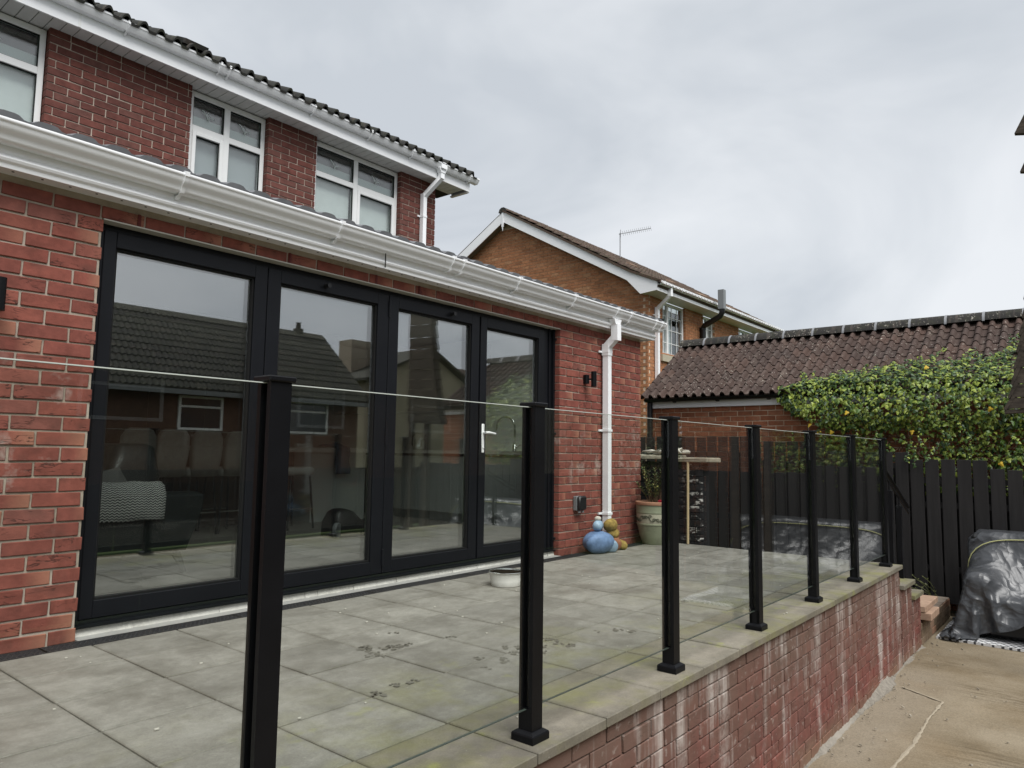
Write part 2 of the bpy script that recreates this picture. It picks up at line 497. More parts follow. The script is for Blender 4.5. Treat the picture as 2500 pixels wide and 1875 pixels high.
M_SLABGREY = plain('grey_threshold_slab', (0.33, 0.325, 0.31), 0.6, 0.3, var=0.15, sc=9, bump=0.15)
M_GROUT = plain('dark_grout', (0.042, 0.04, 0.03), 0.95, 0.1, var=0.3, sc=12)
M_BROWNSLAB = plain('buff_paving_slab', (0.36, 0.245, 0.175), 0.8, 0.2, var=0.25, sc=13, bump=0.5, bs=40)
M_STONECOPE = plain('old_stone_coping', (0.27, 0.25, 0.195), 0.9, 0.15, var=0.35, sc=14, bump=0.6, bs=35)
def concrete_mat():
    t = MT('yard_concrete', 0.78, 0.25)
    p = t.pos()
    n = t.noise(p, 2.0, 6, 0.6)
    c = t.mix(t.step(n, 0.32, 0.68), (0.175, 0.135, 0.083), (0.275, 0.228, 0.16))
    st = t.noise(t.mapping(p, (26, 3.0, 1), rot=(0, 0, 0.6)), 1, 4, 0.7)
    msk = t.step(t.noise(p, 1.6, 3), 0.46, 0.64)
    c = t.mix(t.math('MULTIPLY', t.math('MULTIPLY', t.step(st, 0.45, 0.62), msk), 0.75), c, (0.10, 0.075, 0.045))
    x = t.n('ShaderNodeSeparateXYZ', Vector=p)
    e = t.math('MULTIPLY', t.step(x.outputs[1], -3.1, -2.75), t.step(x.outputs[0], 1.9, 1.4))
    c = t.mix(t.math('MULTIPLY', e, 0.6), c, (0.275, 0.236, 0.18))
    c = t.mix(t.math('MULTIPLY', t.step(t.noise(p, 0.9, 3), 0.52, 0.66), 0.35), c, (0.21, 0.145, 0.075))
    c = t.mix(0.9, c, t.ramp(t.noise(p, 70, 5, 0.8), [(0.3, 0.68), (0.7, 1.25)]), 'MULTIPLY')
    c = t.mix(t.math('MULTIPLY', t.step(t.noise(p, 110, 2), .66, .72), .6), c, (0.06, 0.05, 0.035))
    t.col(c).bump(t.noise(p, 60, 5, 0.75), 0.6, 0.008)
    return t.m
M_CONC = concrete_mat()
M_SCREED = mortar_mat('pale_screed_line', (0.33, 0.285, 0.215), 0.25, 30)
M_GRASS = plain('far_grass', (0.05, 0.075, 0.025), 0.95, 0.1, var=0.4, sc=0.6)
M_SOIL = plain('dark_soil', (0.035, 0.03, 0.024), 0.95, 0.1, var=0.5, sc=30, bump=0.8, bs=50)
M_GRAVEL = plain('slate_chips', (0.07, 0.068, 0.068), 0.8, 0.2, var=0.6, sc=60)
def wood_mat(name, c, v, sc=(2, 2, 40), rough=0.75):
    t = MT(name, rough, 0.25)
    r = t.rnd()
    vv = shift(t, t.tc.outputs['Object'], r, 11)
    n = t.noise(t.mapping(vv, sc), 1, 4, 0.65)
    k = t.mix(0.9, c, t.ramp(n, [(0.3, 1 - v), (0.7, 1 + v)]), 'MULTIPLY')
    k = t.mix(0.5, k, t.ramp(r, [(0, 0.8), (1, 1.2)]), 'MULTIPLY')
    t.col(k).bump(n, 0.25, 0.003)
    return t.m
M_FENCE = wood_mat('black_stained_timber', (0.021, 0.0195, 0.0195), 0.28, (22, 22, 1.5), 0.62)
M_TIMBER = wood_mat('weathered_timber', (0.055, 0.045, 0.036), 0.6, (30, 6, 30), 0.85)
M_POLE = wood_mat('pale_timber', (0.50, 0.39, 0.23), 0.15, (30, 30, 2))
M_STEM = plain('brown_stem', (0.12, 0.075, 0.045), 0.85, 0.15, var=0.3, sc=30)
def glass_mat(name, r0, tint, rough=0.0, power=5.0):
    m = bpy.data.materials.new(name)
    m.use_nodes = True
    nt = m.node_tree
    nt.nodes.clear()
    out = nt.nodes.new('ShaderNodeOutputMaterial')
    g = nd(nt, 'ShaderNodeNewGeometry')
    d = nd(nt, 'ShaderNodeVectorMath', operation='DOT_PRODUCT')
    nt.links.new(g.outputs['Normal'], d.inputs[0]); nt.links.new(g.outputs['Incoming'], d.inputs[1])
    def mth(op, a, b=None):
        n = nd(nt, 'ShaderNodeMath', operation=op)
        for i, v in enumerate((a, b)):
            if v is None: continue
            if isinstance(v, bpy.types.NodeSocket): nt.links.new(v, n.inputs[i])
            else: n.inputs[i].default_value = v
        return n.outputs[0]
    c = mth('SUBTRACT', 1.0, mth('ABSOLUTE', d.outputs['Value']))
    f = mth('ADD', r0, mth('MULTIPLY', 1 - r0, mth('POWER', c, power)))
    tr = nd(nt, 'ShaderNodeBsdfTransparent', Color=(*tint, 1))
    gl = nd(nt, 'ShaderNodeBsdfGlossy', Color=(1, 1, 1, 1), Roughness=rough)
    mxs = nd(nt, 'ShaderNodeMixShader')
    nt.links.new(f, mxs.inputs[0]); nt.links.new(tr.outputs[0], mxs.inputs[1]); nt.links.new(gl.outputs[0], mxs.inputs[2])
    nt.links.new(mxs.outputs[0], out.inputs['Surface'])
    return m
M_GLASS_B = glass_mat('balustrade_glass', 0.035, (0.95, 0.965, 0.95))
M_GLASS_E = plain('glass_polished_edge', (0.50, 0.54, 0.50), 0.2, 0.6)
M_GLASS_D = glass_mat('door_glass', 0.26, (0.94, 0.96, 0.95))
M_GLASS_W = glass_mat('window_glass', 0.10, (0.92, 0.95, 0.94))
# ------------------------------------------------------------------ the setting: ground, yard
GZ = -0.89
m = MB(); m.quad((-400, -400, GZ - 0.03), (400, -400, GZ - 0.03), (400, 400, GZ - 0.03), (-400, 400, GZ - 0.03))
tag(m.build('ground', M_GRASS, loc=(0, 0, GZ - 0.03)), kind='structure')
m = MB()
nx, ny = 60, 40
xs = np.linspace(-9, 4.9, nx); ys = np.linspace(-9, -2.5, ny)
vv = [(x, y, GZ + 0.006 * math.sin(x * 2.1 + y) + 0.006 * math.sin(y * 3.3 - x * .7)) for y in ys for x in xs]
m.add(vv, [[j * nx + i, j * nx + i + 1, (j + 1) * nx + i + 1, (j + 1) * nx + i] for j in range(ny - 1) for i in range(nx - 1)])
yard = tag(m.build('yard_concrete', M_CONC, loc=(0, -4, GZ), smooth='all'), kind='structure')
# flush screed line left by a trench repair, and the uneven cement fillet along the wall foot
def strip(mb, P, W, z):
    vv = []
    for k, (p, w_) in enumerate(zip(P, W)):
        a, b = P[max(k - 1, 0)], P[min(k + 1, len(P) - 1)]
        d = Vector((b[0] - a[0], b[1] - a[1], 0)).normalized(); n_ = Vector((-d.y, d.x, 0))
        q = Vector((p[0], p[1], z))
        vv += [q + n_ * w_, q + Vector((0, 0, .0022)), q - n_ * w_]
    mb.add(vv, [f for k in range(len(P) - 1) for f in ([k * 3, k * 3 + 1, k * 3 + 4, k * 3 + 3], [k * 3 + 1, k * 3 + 2, k * 3 + 5, k * 3 + 4])])
m = MB()
key = [(-2.2, -2.93), (-1.25, -2.98), (-.75, -2.955), (-.2, -2.985), (.35, -2.97), (.85, -2.99)]
P_ = [(x, float(np.interp(x, [k[0] for k in key], [k[1] for k in key])) + random.uniform(-.004, .004)) for x in np.linspace(-2.2, .85, 70)]
strip(m, P_, [random.uniform(.006, .016) for _ in P_], GZ + .0065)
P_ = [(.85 + .2 * t, -2.99 + .32 * t + random.uniform(-.005, .005)) for t in np.linspace(0, 1, 16)]
strip(m, P_, [random.uniform(.004, .012) for _ in P_], GZ + .0065)
m.build('screed_line', M_SCREED, yard)
m = MB()
N = 260
fx = np.linspace(-4.2, 2.55, N)
ph = rng.standard_normal(N)
sm3 = np.convolve(ph, np.ones(5) / 5, 'same'); sm9 = np.convolve(ph, np.ones(17) / 17, 'same')
vv = []
for i in range(N):
    w_ = max(.012, .036 + .05 * sm9[i] + .014 * sm3[i]); h_ = max(.008, .03 + .05 * sm9[i] + .014 * sm3[i])
    vv += [(fx[i], -2.547, GZ + h_), (fx[i], -2.558, GZ + h_ * .93), (fx[i], -2.552 - w_ * .5, GZ + h_ * .4 + .004 * ph[i]), (fx[i], -2.552 - w_, GZ + .010), (fx[i], -2.556 - w_, GZ - .01)]
m.add(vv, [[i * 5 + k, i * 5 + k + 1, i * 5 + k + 6, i * 5 + k + 5] for i in range(N - 1) for k in range(4)])
m.build('cement_fillet', M_CEMENT, yard, kind='stuff', smooth='all')

# ------------------------------------------------------------------ bricklaying
def brick_meshes(mat, n=5, d=0.1, jit=0.0018, b=0.0028):
    out = []
    for i in range(n):
        mb = MB(); mb.cbox(-0.1075, 0.1075, 0, d, 0, 0.065, b, jit)
        out.append(mb.mesh('brick', mat))
    return out
BM = {}
def lay(parent, origin, face, z0, courses, segs, mat, keep=None, stuff=None, sx=0.225, sz=0.075, proud=0.0, phase=0.0, d=0.1, name='brick'):
    """stretcher bond; face 'Y' = wall facing -Y (runs along X), 'X' = wall facing -X (runs along -Y)"""
    key = (mat.name, d)
    if key not in BM: BM[key] = brick_meshes(mat, d=d)
    ms = BM[key]
    for c in range(courses):
        z = z0 + c * sz
        off = phase + (sx / 2 if c % 2 else 0)
        for (a, b) in (segs(c, z) if callable(segs) else segs):
            k = math.floor((a - off) / sx) - 1
            while off + k * sx < b:
                s0, s1 = max(a, off + k * sx), min(b, off + (k + 1) * sx)
                k += 1
                if s1 - s0 < 0.035: continue
                g0 = 0 if abs(s0 - a) < 1e-6 else 0.005
                g1 = 0 if abs(s1 - b) < 1e-6 else 0.005
                s0 += g0; s1 -= g1
                mid = (s0 + s1) / 2; ln = s1 - s0
                jy = random.uniform(-.0015, .0015) - proud
                if face == 'Y': p = (mid, origin + jy, z + 0.005 + random.uniform(-.001, .001)); rz = 0
                else: p = (origin + jy, -mid, z + 0.005 + random.uniform(-.001, .001)); rz = -math.pi / 2
                if stuff is not None and not (keep and keep(p)):
                    me = ms[0]
                    stuff.cur = random.random() * 0.98 + 0.01
                    h = ln / 2
                    if face == 'Y': stuff.box(p[0] - h, p[0] + h, p[1], p[1] + d, p[2], p[2] + 0.065)
                    else: stuff.box(p[0], p[0] + d, p[1] - h, p[1] + h, p[2], p[2] + 0.065)
                else:
                    put(name, random.choice(ms), p, parent, rz + random.uniform(-.003, .003), (ln / 0.215, 1, 1))

# ------------------------------------------------------------------ patio terrace (paving, retaining wall)
terr = empty('patio_terrace', (-1.5, -1.3, GZ), 'raised paved patio on a weathered red brick retaining wall', 'patio')
m = MB(); m.box(-7, 1.70, -2.53, 0.3, GZ - .02, -0.034)
m.build('bedding', M_GROUT, terr)
LX = [-3.717 + 0.4157 * k for k in range(-8, 14)]
LX = [x for x in LX if x < 1.6] + [1.722]
RY = [-0.165, -0.5115, -0.9262, -1.3409, -1.7556, -2.1703]
slabm = {}
def slab(x0, x1, y0, y1, mat, name, th=0.034, ov=0):
    key = (round(x1 - x0, 3), round(y1 - y0, 3), mat.name)
    if key not in slabm:
        mb = MB(); hx, hy = (x1 - x0) / 2 - .0036, (y1 - y0) / 2 - .0036
        mb.cbox(-hx, hx, -hy, hy, -th, 0, 0.003, .0009)
        slabm[key] = mb.mesh(name, mat)
    put(name, slabm[key], ((x0 + x1) / 2, (y0 + y1) / 2, random.uniform(-.0012, .0012)), terr, rot=(random.uniform(-.0022, .0022), random.uniform(-.0022, .0022), random.uniform(-.0012, .0012)))
for i in range(len(LX) - 1):
    for j in range(len(RY) - 1):
        slab(LX[i], LX[i + 1], RY[j + 1], RY[j], M_SLAB, 'paving_slab')
    slab(LX[i], LX[i + 1], -2.58, RY[-1], M_COPE, 'coping_slab', 0.036)
# retaining wall
rw = MB(); rw.box(-7, 1.69, -2.543, -2.45, GZ - 0.02, -0.038)
rwall = rw.build('retaining_wall', M_MORT_RET, terr)
st = MB()
lay(rwall, -2.553, 'Y', -0.038 - 12 * 0.0713, 12, [(-6.95, 1.70)], M_BRICK_RET, keep=lambda p: p[0] > -3.95, stuff=st, sz=0.0713)
st.build('brick_run', M_BRICK_RET, rwall, kind='stuff')
# pale threshold strip and render upstand under the doors
m = MB(); m.box(-4.146, -0.002, -0.045, 0.075, -0.03, -0.001)
m.build('threshold_strip', M_SLABGREY, terr)
m = MB()
for i in range(42):
    x0 = -4.146 + i * 4.144 / 42; x1 = x0 + 4.144 / 42
    m.add([(x0, .052 - random.uniform(0, .006), -.001), (x1, .052 - random.uniform(0, .006), -.001), (x1, .062, .046 + random.uniform(-.004, .003)), (x0, .062, .046 + random.uniform(-.004, .003)), (x0, .12, .046), (x1, .12, .046)], [[0, 1, 2, 3], [3, 2, 5, 4]])
m.build('render_upstand', M_RENDER, terr)
# channel drain: copies of one metre grate
drain = empty('channel_drain', (-1.5, -0.105, -0.02), 'long black slotted channel drain along the foot of the doors', 'drain')
g = MB()
g.box(0, .996, -.058, -.050, -.05, .002); g.box(0, .996, .050, .058, -.05, .002); g.box(0, .996, -.05, .05, -.05, -.045)
g.box(0, .012, -.05, .05, -.02, .001); g.box(.984, .996, -.05, .05, -.02, .001)
for k in range(5): g.box(.012, .984, -.046 + k * .0215 - .003, -.046 + k * .0215 + .005, -.02, .001)
for k in range(40):
    xk = .02 + k * .0243
    for j in range(4):
        xo = xk + (.012 if j % 2 else 0)
        g.box(xo, xo + .006, -.046 + j * .0215 + .004, -.046 + (j + 1) * .0215 - .002, -.02, 0)
gm = g.mesh('grate', M_GRATE)
for k in range(8): put('grate', gm, (-6.3 + k * 0.985, -0.105, 0), drain)

# ------------------------------------------------------------------ rear extension
ext = empty('house_extension', (-1.5, 1.6, 0), 'single storey red brick rear extension with black bifold doors and white gutter', 'building')
ZS = 2.265
OPEN = (-4.148, 0.0)
ZH = 2.16
w = MB()
w.box(-7, -4.154, .008, .1, -.03, ZS); w.box(.006, 1.569, .008, .1, -.03, ZS); w.box(-4.154, .006, .008, .1, ZH + .004, ZS)
w.box(-7, -4.15, .1, .3, -.03, ZS); w.box(.004, 1.565, .1, .3, -.03, ZS); w.box(-4.15, .004, .1, .3, 2.2, ZS)
w.box(1.47, 1.565, .3, 3.2, -.03, ZS); w.box(-7.0, -6.9, .3, .5, -.03, ZS); w.box(-7.0, -6.9, 3.2, 5.9, -.03, 2.7); w.box(-7.0, -6.9, .5, 3.2, -.03, .14)
wall = w.build('wall', M_MORT, ext)
m = MB()
for (y0, y1, z0, z1) in ((.5, .56, .14, 2.26), (3.14, 3.2, .14, 2.26), (1.8, 1.88, .14, 2.26), (.56, 3.14, .14, .2), (.56, 3.14, 2.2, 2.26)): m.box(-6.98, -6.92, y0, y1, z0, z1)
sw = m.build('added_side_window', M_ALU, ext)  # window added out of view to bring daylight into the room
m = MB(); m.box(-6.955, -6.945, .56, 3.14, .2, 2.2); m.build('pane', M_GLASS_W, sw)
def eseg(c, z):
    return [(-7, 1.575)] if z > ZH - .01 else [(-7, OPEN[0]), (OPEN[1], 1.575)]
st = MB()
lay(wall, 0.0, 'Y', -0.015, 30, eseg, M_BRICK, keep=lambda p: p[0] > -4.95, stuff=st)
lay(wall, 0.0, 'Y', 2.235, 1, [(-7, 1.575)], M_BRICK, keep=lambda p: False, stuff=st) if False else None
st.build('brick_run', M_BRICK, wall, kind='stuff')
# end wall bricks facing +X are hidden from the yard: one run
st = MB()
for c in range(30):
    z = -0.01 + c * .075
    y = .1 + (.1125 if c % 2 else 0)
    while y < 3.1:
        st.cur = random.random() * .98 + .01
        st.box(1.47, 1.575, y + .005, y + .22, z, z + .065); y += .225
st.build('end_brick_run', M_BRICK, wall, kind='stuff')
m = MB(); m.box(OPEN[0], OPEN[1], -.004, .12, ZH - .004, ZH + .003)
m.build('lintel_plate', plain('galvanised_lintel', (0.45, 0.43, 0.38), 0.5, .4), ext)
m = MB(); m.box(OPEN[0], OPEN[1], .06, .3, ZH, 2.2); m.build('head_packer', M_RUBBER, ext)
wv = MB()
wv.box(-.006, .006, -.004, .01, 0, .066)
for k in range(7): wv.box(-.009, .009, -.007, .004, .003 + k * .009, .008 + k * .009)
wvm = wv.mesh('weep_vent', plain('red_plastic', (0.13, 0.022, 0.018), .5, .3))
for x in (-3.97, -3.02, -2.3, -1.87): put('weep_vent', wvm, (x, 0, 2.164), ext)
# door stops on the right reveal
ds = MB(); ds.tube([(0, 0, 0), (-.022, 0, 0)], .013, 12)
dsm = ds.mesh('door_stop', M_BLACKPL, True)
for z in (2.06, 1.147, .156): put('door_stop', dsm, (0.0, .05, z), ext)
# eaves: soffit, fascia, gutter
EX0, EX1 = -7.0, 1.70
m = MB(); m.prism([(-.105, ZS), (.02, ZS), (.02, ZS + .02), (-.105, ZS + .02)], EX0, EX1 - .02)
sof = m.build('soffit', M_PVC, ext)
m = MB()
for k in range(70):
    x = EX0 + .06 + k * .124
    m.tube([(x, -.055, ZS - .0015), (x, -.055, ZS + .004)], .006, 8)
m.build('vent_holes', M_DARKHOLE, sof, kind='stuff')
m = MB()
m.prism([(-.10, ZS - .008), (-.112, ZS - .008), (-.116, ZS + .012), (-.128, ZS + .022), (-.134, ZS + .034), (-.122, ZS + .048), (-.112, ZS + .058), (-.112, ZS + .2), (-.098, ZS + .2), (-.098, ZS)], EX0, EX1)
m.box(EX1 - .012, EX1, -.11, .3, ZS - .008, ZS + .16)
fas = m.build('fascia', M_PVC, ext)
m = MB(); m.box(-2.335, -2.330, -.136, -.13, ZS - .006, ZS + .1); m.build('fascia_joint', M_RUBBER, fas)
GB = 2.358
def gutter_prof(yb, zb, s=1.0):
    o = [(0, .004), (.052, 0), (.062, .004), (.068, .014), (.071, .026), (.078, .036), (.092, .046), (.102, .060), (.106, .076), (.113, .080), (.116, .088), (.114, .096), (.106, .098)]
    i = [(.104, .092), (.107, .086), (.1, .080), (.097, .064), (.088, .051), (.073, .041), (.066, .03), (.063, .018), (.056, .006), (0, .009)]
    return [(yb - a * s, zb + b * s) for a, b in o + i]
GYB = -.113
m = MB(); m.prism(gutter_prof(GYB, GB), EX0, 1.765)
gut = m.build('gutter', M_PVC, ext, smooth=True)
m = MB(); m.prism([(GYB - a, GB + b) for a, b in [(0, 0), (.054, -.003), (.071, .012), (.080, .034), (.106, .056), (.118, .080), (.118, .1), (0, .1)]], 1.762, 1.772)
m.build('end_cap', M_PVC, gut)
def bracket(parent, yb, zb, x, wdt=.022, s=1.0, tail=True):
    mb = MB()
    o = [(.0, -.010), (.057, -.010), (.071, -.005), (.079, .010), (.083, .023), (.089, .030), (.102, .040), (.113, .056), (.117, .073), (.125, .077), (.128, .102), (.105, .110), (.09, .108)]
    i = [(.09, .098), (.108, .096), (.113, .084), (.104, .078), (.1, .062), (.09, .05), (.076, .04), (.068, .028), (.064, .014), (.056, .003), (0, .004)]
    mb.prism([(yb - a * s, zb + b * s) for a, b in o + i], x - wdt / 2, x + wdt / 2)
    if tail: mb.prism([(yb, zb - .03), (yb - .012, zb - .03), (yb - .05, zb - .004), (yb, zb - .004)], x - wdt / 2, x + wdt / 2)
    return mb
for x in (-6.2, -5.2, -3.83, -2.78, -0.9, -.05, .72, 1.0): bracket(gut, GYB, GB, x).build('gutter_bracket', M_PVC, gut, smooth=True)
for x in (-1.72, -1.60, 1.55, 1.69): bracket(gut, GYB, GB, x, .016, tail=False).build('gutter_union', M_PVC, gut, smooth=True)
# downpipe of the extension
dp = MB()
PX, PYc, PW = .765, -.058, .066
def sq(mb, pts, w):
    P = [Vector(p) for p in pts]
    for a, b in zip(P[:-1], P[1:]): mb.bar(a, b, w, w, up=(1, 0, 0))
sq(dp, [(PX, PYc, .0), (PX, PYc, 2.07)], PW)
pipe = dp.build('downpipe', M_PVC, ext)
m = MB(); m.bar((PX, PYc - .004, 2.075), (PX + .002, -.165, 2.17), PW + .006, PW + .006, up=(1, 0, 0)); m.build('offset_bend', M_PVC, pipe)
m = MB(); m.box(PX - .039, PX + .039, PYc - .039, PYc + .039, 1.98, 2.10); m.build('pipe_socket', M_PVC, pipe)
m = MB(); m.box(PX - .038, PX + .038, -.204, -.128, 2.13, 2.30)
m.prism([(PX - .075, 2.352), (PX + .075, 2.352), (PX + .04, 2.29), (PX - .04, 2.29)], -.19, -.118, 'Y'); m.build('gutter_outlet', M_PVC, pipe)
for z in (2.02, 1.2, .353):
    m = MB(); m.box(PX - .042, PX + .042, PYc - .04, PYc + .042, z - .012, z + .012); m.box(PX - .085, PX + .07, -.018, -.002, z - .010, z + .010)
    m.build('pipe_clip', M_PVC, pipe)
# roof of the extension
th = math.radians(14)
EY, EZ = -.19, 2.472
def rpt(s, x, h=0): return (x, EY + s * math.cos(th) - h * math.sin(th), EZ + s * math.sin(th) + h * math.cos(th))
RL = (-4.2, 1.0)  # roof opening for an unseen glazed light, added to brighten the room
def rseg(mb, s0, s1, x0, x1): mb.prism([(p[1], p[2]) for p in (rpt(s0, 0, -.03), rpt(s1, 0, -.03), rpt(s1, 0, -.1), rpt(s0 + .05, 0, -.06))], x0, x1)
m = MB(); rseg(m, .02, 3.6, EX0, RL[0]); rseg(m, .02, 3.6, RL[1], 1.70); rseg(m, .02, .55, *RL); rseg(m, 1.45, 3.6, *RL)
roof = m.build('roof', M_TILE_EXT, ext)
c_ = Vector(rpt(1.0, (RL[0] + RL[1]) / 2, -.03)); ys_, zs_ = Vector((0, math.cos(th), math.sin(th))), Vector((0, -math.sin(th), math.cos(th))); hw_ = (RL[1] - RL[0]) / 2
rl = MB()
for (dx, ds, hx, hs_) in ((-hw_, 0, .03, .47), (hw_, 0, .03, .47), (0, -.45, hw_, .03), (0, .45, hw_, .03)): rl.obox(c_ + Vector((dx, 0, 0)) + ys_ * ds, (1, 0, 0), ys_, zs_, hx, hs_, .04)
rlo = rl.build('added_rooflight', M_ALU, roof)
rl = MB(); rl.obox(c_ + zs_ * .02, (1, 0, 0), ys_, zs_, hw_ - .03, .42, .006); rl.build('pane', M_GLASS_W, rlo)
def tile_mesh(name, mat, width, length, prof, thick=0.016, flat=None):
    mb = MB(); k = len(prof)
    vv = [(x * width, 0, z) for x, z in prof] + [(x * width, length, z) for x, z in prof] + [(x * width, 0, z - thick if flat is None else flat) for x, z in prof]
    ff = [[i, i + 1, k + i + 1, k + i] for i in range(k - 1)] + [[2 * k + i, 2 * k + i + 1, i + 1, i] for i in range(k - 1)]
    ff += [[0, k, 2 * k], [k - 1, 3 * k - 1, 2 * k - 1]]
    mb.add(vv, ff)
    return mb.mesh(name, mat, True)
TRAP = [(0, 0), (.04, .002), (.10, .018), (.16, .022), (.30, .022), (.36, .018), (.42, .004), (.48, .001), (.54, .004), (.60, .018), (.66, .022), (.80, .022), (.86, .018), (.92, .004), (.985, .001)]
tx = tile_mesh('roof_tile', M_TILE_EXT, .320, .36, TRAP, .02, -.016)
for r_ in range(11):
    if r_ > 1 and r_ % 1: continue
    for k in range(27):
        x = -7.0 + k * .324
        if r_ > 1: continue
        p = rpt(r_ * .31 - .012, x, .002 + (.0 if r_ == 0 else .004))
        put('roof_tile', tx, (p[0], p[1], p[2] + random.uniform(-.001, .001)), roof, rot=(th, 0, random.uniform(-.002, .002)))
m = MB()
for k in range(27):
    x = -7 + k * .324
    prof = TRAP
    ov = x + .32 > RL[0] and x < RL[1]
    for (s0, s1) in (((1.5, 3.55),) if ov else ((.62, 3.55),)):
        p0, p1 = rpt(s0, x, .01), rpt(s1, x, .01)
        vv = [(x + a * .322, p0[1], p0[2] + z) for a, z in prof] + [(x + a * .322, p1[1], p1[2] + z) for a, z in prof]
        m.add(vv, [[i, i + 1, 15 + i + 1, 15 + i] for i in range(14)])
m.build('upper_tile_field', M_TILE_EXT, roof, kind='stuff')
m = MB(); m.prism([(p[1], p[2]) for p in (rpt(-.01, 0, -.05), rpt(3.5, 0, -.05), rpt(3.5, 0, .035), rpt(-.01, 0, .035))], 1.715, 1.745)
m.build('verge_trim', M_TILE_RIDGE, roof)
# ------------------------------------------------------------------ bifold doors (parts of the extension)
FY0, FY1 = 0.06, 0.13
m = MB()
m.box(-4.146, -4.118, FY0 + .006, FY1, .045, 2.155); m.box(-.165, -.004, FY0 + .02, FY1, .045, 2.155)
m.box(-.030, -.004, FY0 - .004, FY1, .045, 2.155); m.box(-.085, -.07, FY0 + .006, FY1, .045, 2.155)
m.box(-4.118, -.165, FY0 + .012, FY1, 2.125, 2.155); m.box(-4.118, -.165, FY0 + .004, FY1, .045, .075)
m.box(-4.146, -.004, FY0 - .028, FY1, .040, .052)
m.build('door_frame', M_ALU, ext)
leaves = [(-4.118, -3.135, -4.053, -3.222), (-3.129, -2.118, -3.037, -2.222), (-2.112, -1.100, -2.019, -1.194), (-1.080, -.172, -1.0, -.258)]
GZ0, GZ1 = .168, 2.038
for i, (x0, x1, g0, g1) in enumerate(leaves):
    m = MB()
    z0, z1 = .078, 2.122
    m.cbox(x0, g0, FY0, FY1, z0, z1, .003); m.cbox(g1, x1, FY0, FY1, z0, z1, .003)
    m.cbox(g0 + .0005, g1 - .0005, FY0, FY1, z0, GZ0, .003); m.cbox(g0 + .0005, g1 - .0005, FY0, FY1, GZ1, z1, .003)
    lf = m.build('door_leaf', M_ALU, ext)
    m = MB()
    for (a, b, c, d) in ((g0, g0 + .012, GZ0, GZ1), (g1 - .012, g1, GZ0, GZ1), (g0 + .012, g1 - .012, GZ0, GZ0 + .012), (g0 + .012, g1 - .012, GZ1 - .012, GZ1)):
        m.box(a, b, FY0 + .016, FY0 + .044, c, d)
    m.build('glazing_bead', M_RUBBER, lf)
    m = MB(); m.box(g0 + .004, g1 - .004, .098, .122, GZ0 + .004, GZ1 - .004)
    m.build('pane', M_GLASS_D, lf)
    if i in (1, 2):
        xc = (-2.69, -1.45)[i - 1]
        m = MB(); m.tube([(xc, FY0 + .002, 2.082), (xc, FY0 - .045, 2.082)], .016, 14); m.build('magnetic_catch', M_BLACKPL, lf, smooth=True)
    if i == 1:
        for z in (2.02, 1.06, .19):
            m = MB(); m.tube([(x1 + .003, FY0 - .006, z - .06), (x1 + .003, FY0 - .006, z + .06)], .009, 10); m.build('hinge', M_ALU, lf, smooth=True)
    if i == 3:
        m = MB(); xc = -1.042
        m.cbox(xc - .016, xc + .016, FY0 - .010, FY0 - .0005, .955, 1.20, .004)
        hd = m.build('handle_plate', M_PVC2, lf, smooth=True)
        m = MB(); m.tube([(xc, FY0 - .01, 1.125), (xc, FY0 - .045, 1.125)], .009, 10)
        m.tube([(xc - .012, FY0 - .045, 1.125), (xc + .03, FY0 - .05, 1.127), (xc + .115, FY0 - .048, 1.118)], [.011, .011, .008], 10)
        m.tube([(xc, FY0 - .009, 1.0), (xc, FY0 - .016, 1.0)], .009, 10)
        m.build('handle', M_PVC2, lf, smooth=True)
# ------------------------------------------------------------------ wall fittings
def wall_light(x, z, label):
    t = empty('wall_light', (x, -.02, z), label, 'wall light', 'outdoor wall lights')
    m = MB(); m.tube([(x, -.028, z - .043), (x, -.028, z + .046)], .027, 16); m.box(x - .022, x + .022, -.02, -.001, z - .04, z + .043); m.build('back_box', M_BLACK, t, smooth=True)
    m = MB(); m.bar((x + .004, -.05, z), (x + .006, -.075, z), .016, .016); m.build('arm', M_BLACK, t)
    m = MB(); m.tube([(x + .01, -.108, z - .077), (x + .01, -.108, z + .077)], .028, 20); m.build('cylinder_shade', M_BLACK, t, smooth=True)
wall_light(.425, 1.703, 'black up and down cylinder wall light on brick beside the downpipe')
wall_light(-4.625, 1.66, 'black cylinder wall light cut off by the left edge of the photo')
so = empty('outdoor_socket', (.29, -.03, .48), 'black weatherproof outdoor socket on brick above the blue ornament', 'socket')
m = MB(); m.cbox(.235, .355, -.045, -.001, .405, .545, .006); m.build('back_box', M_GREYPL, so)
m = MB(); m.cbox(.232, .358, -.085, -.046, .41, .548, .014); m.build('lid', M_BLACKPL, so, smooth=True)
for x in (.265, .325):
    m = MB(); m.tube([(x, -.05, .405), (x, -.055, .385)], .014, 10); m.build('cable_gland', M_GREYPL, so)

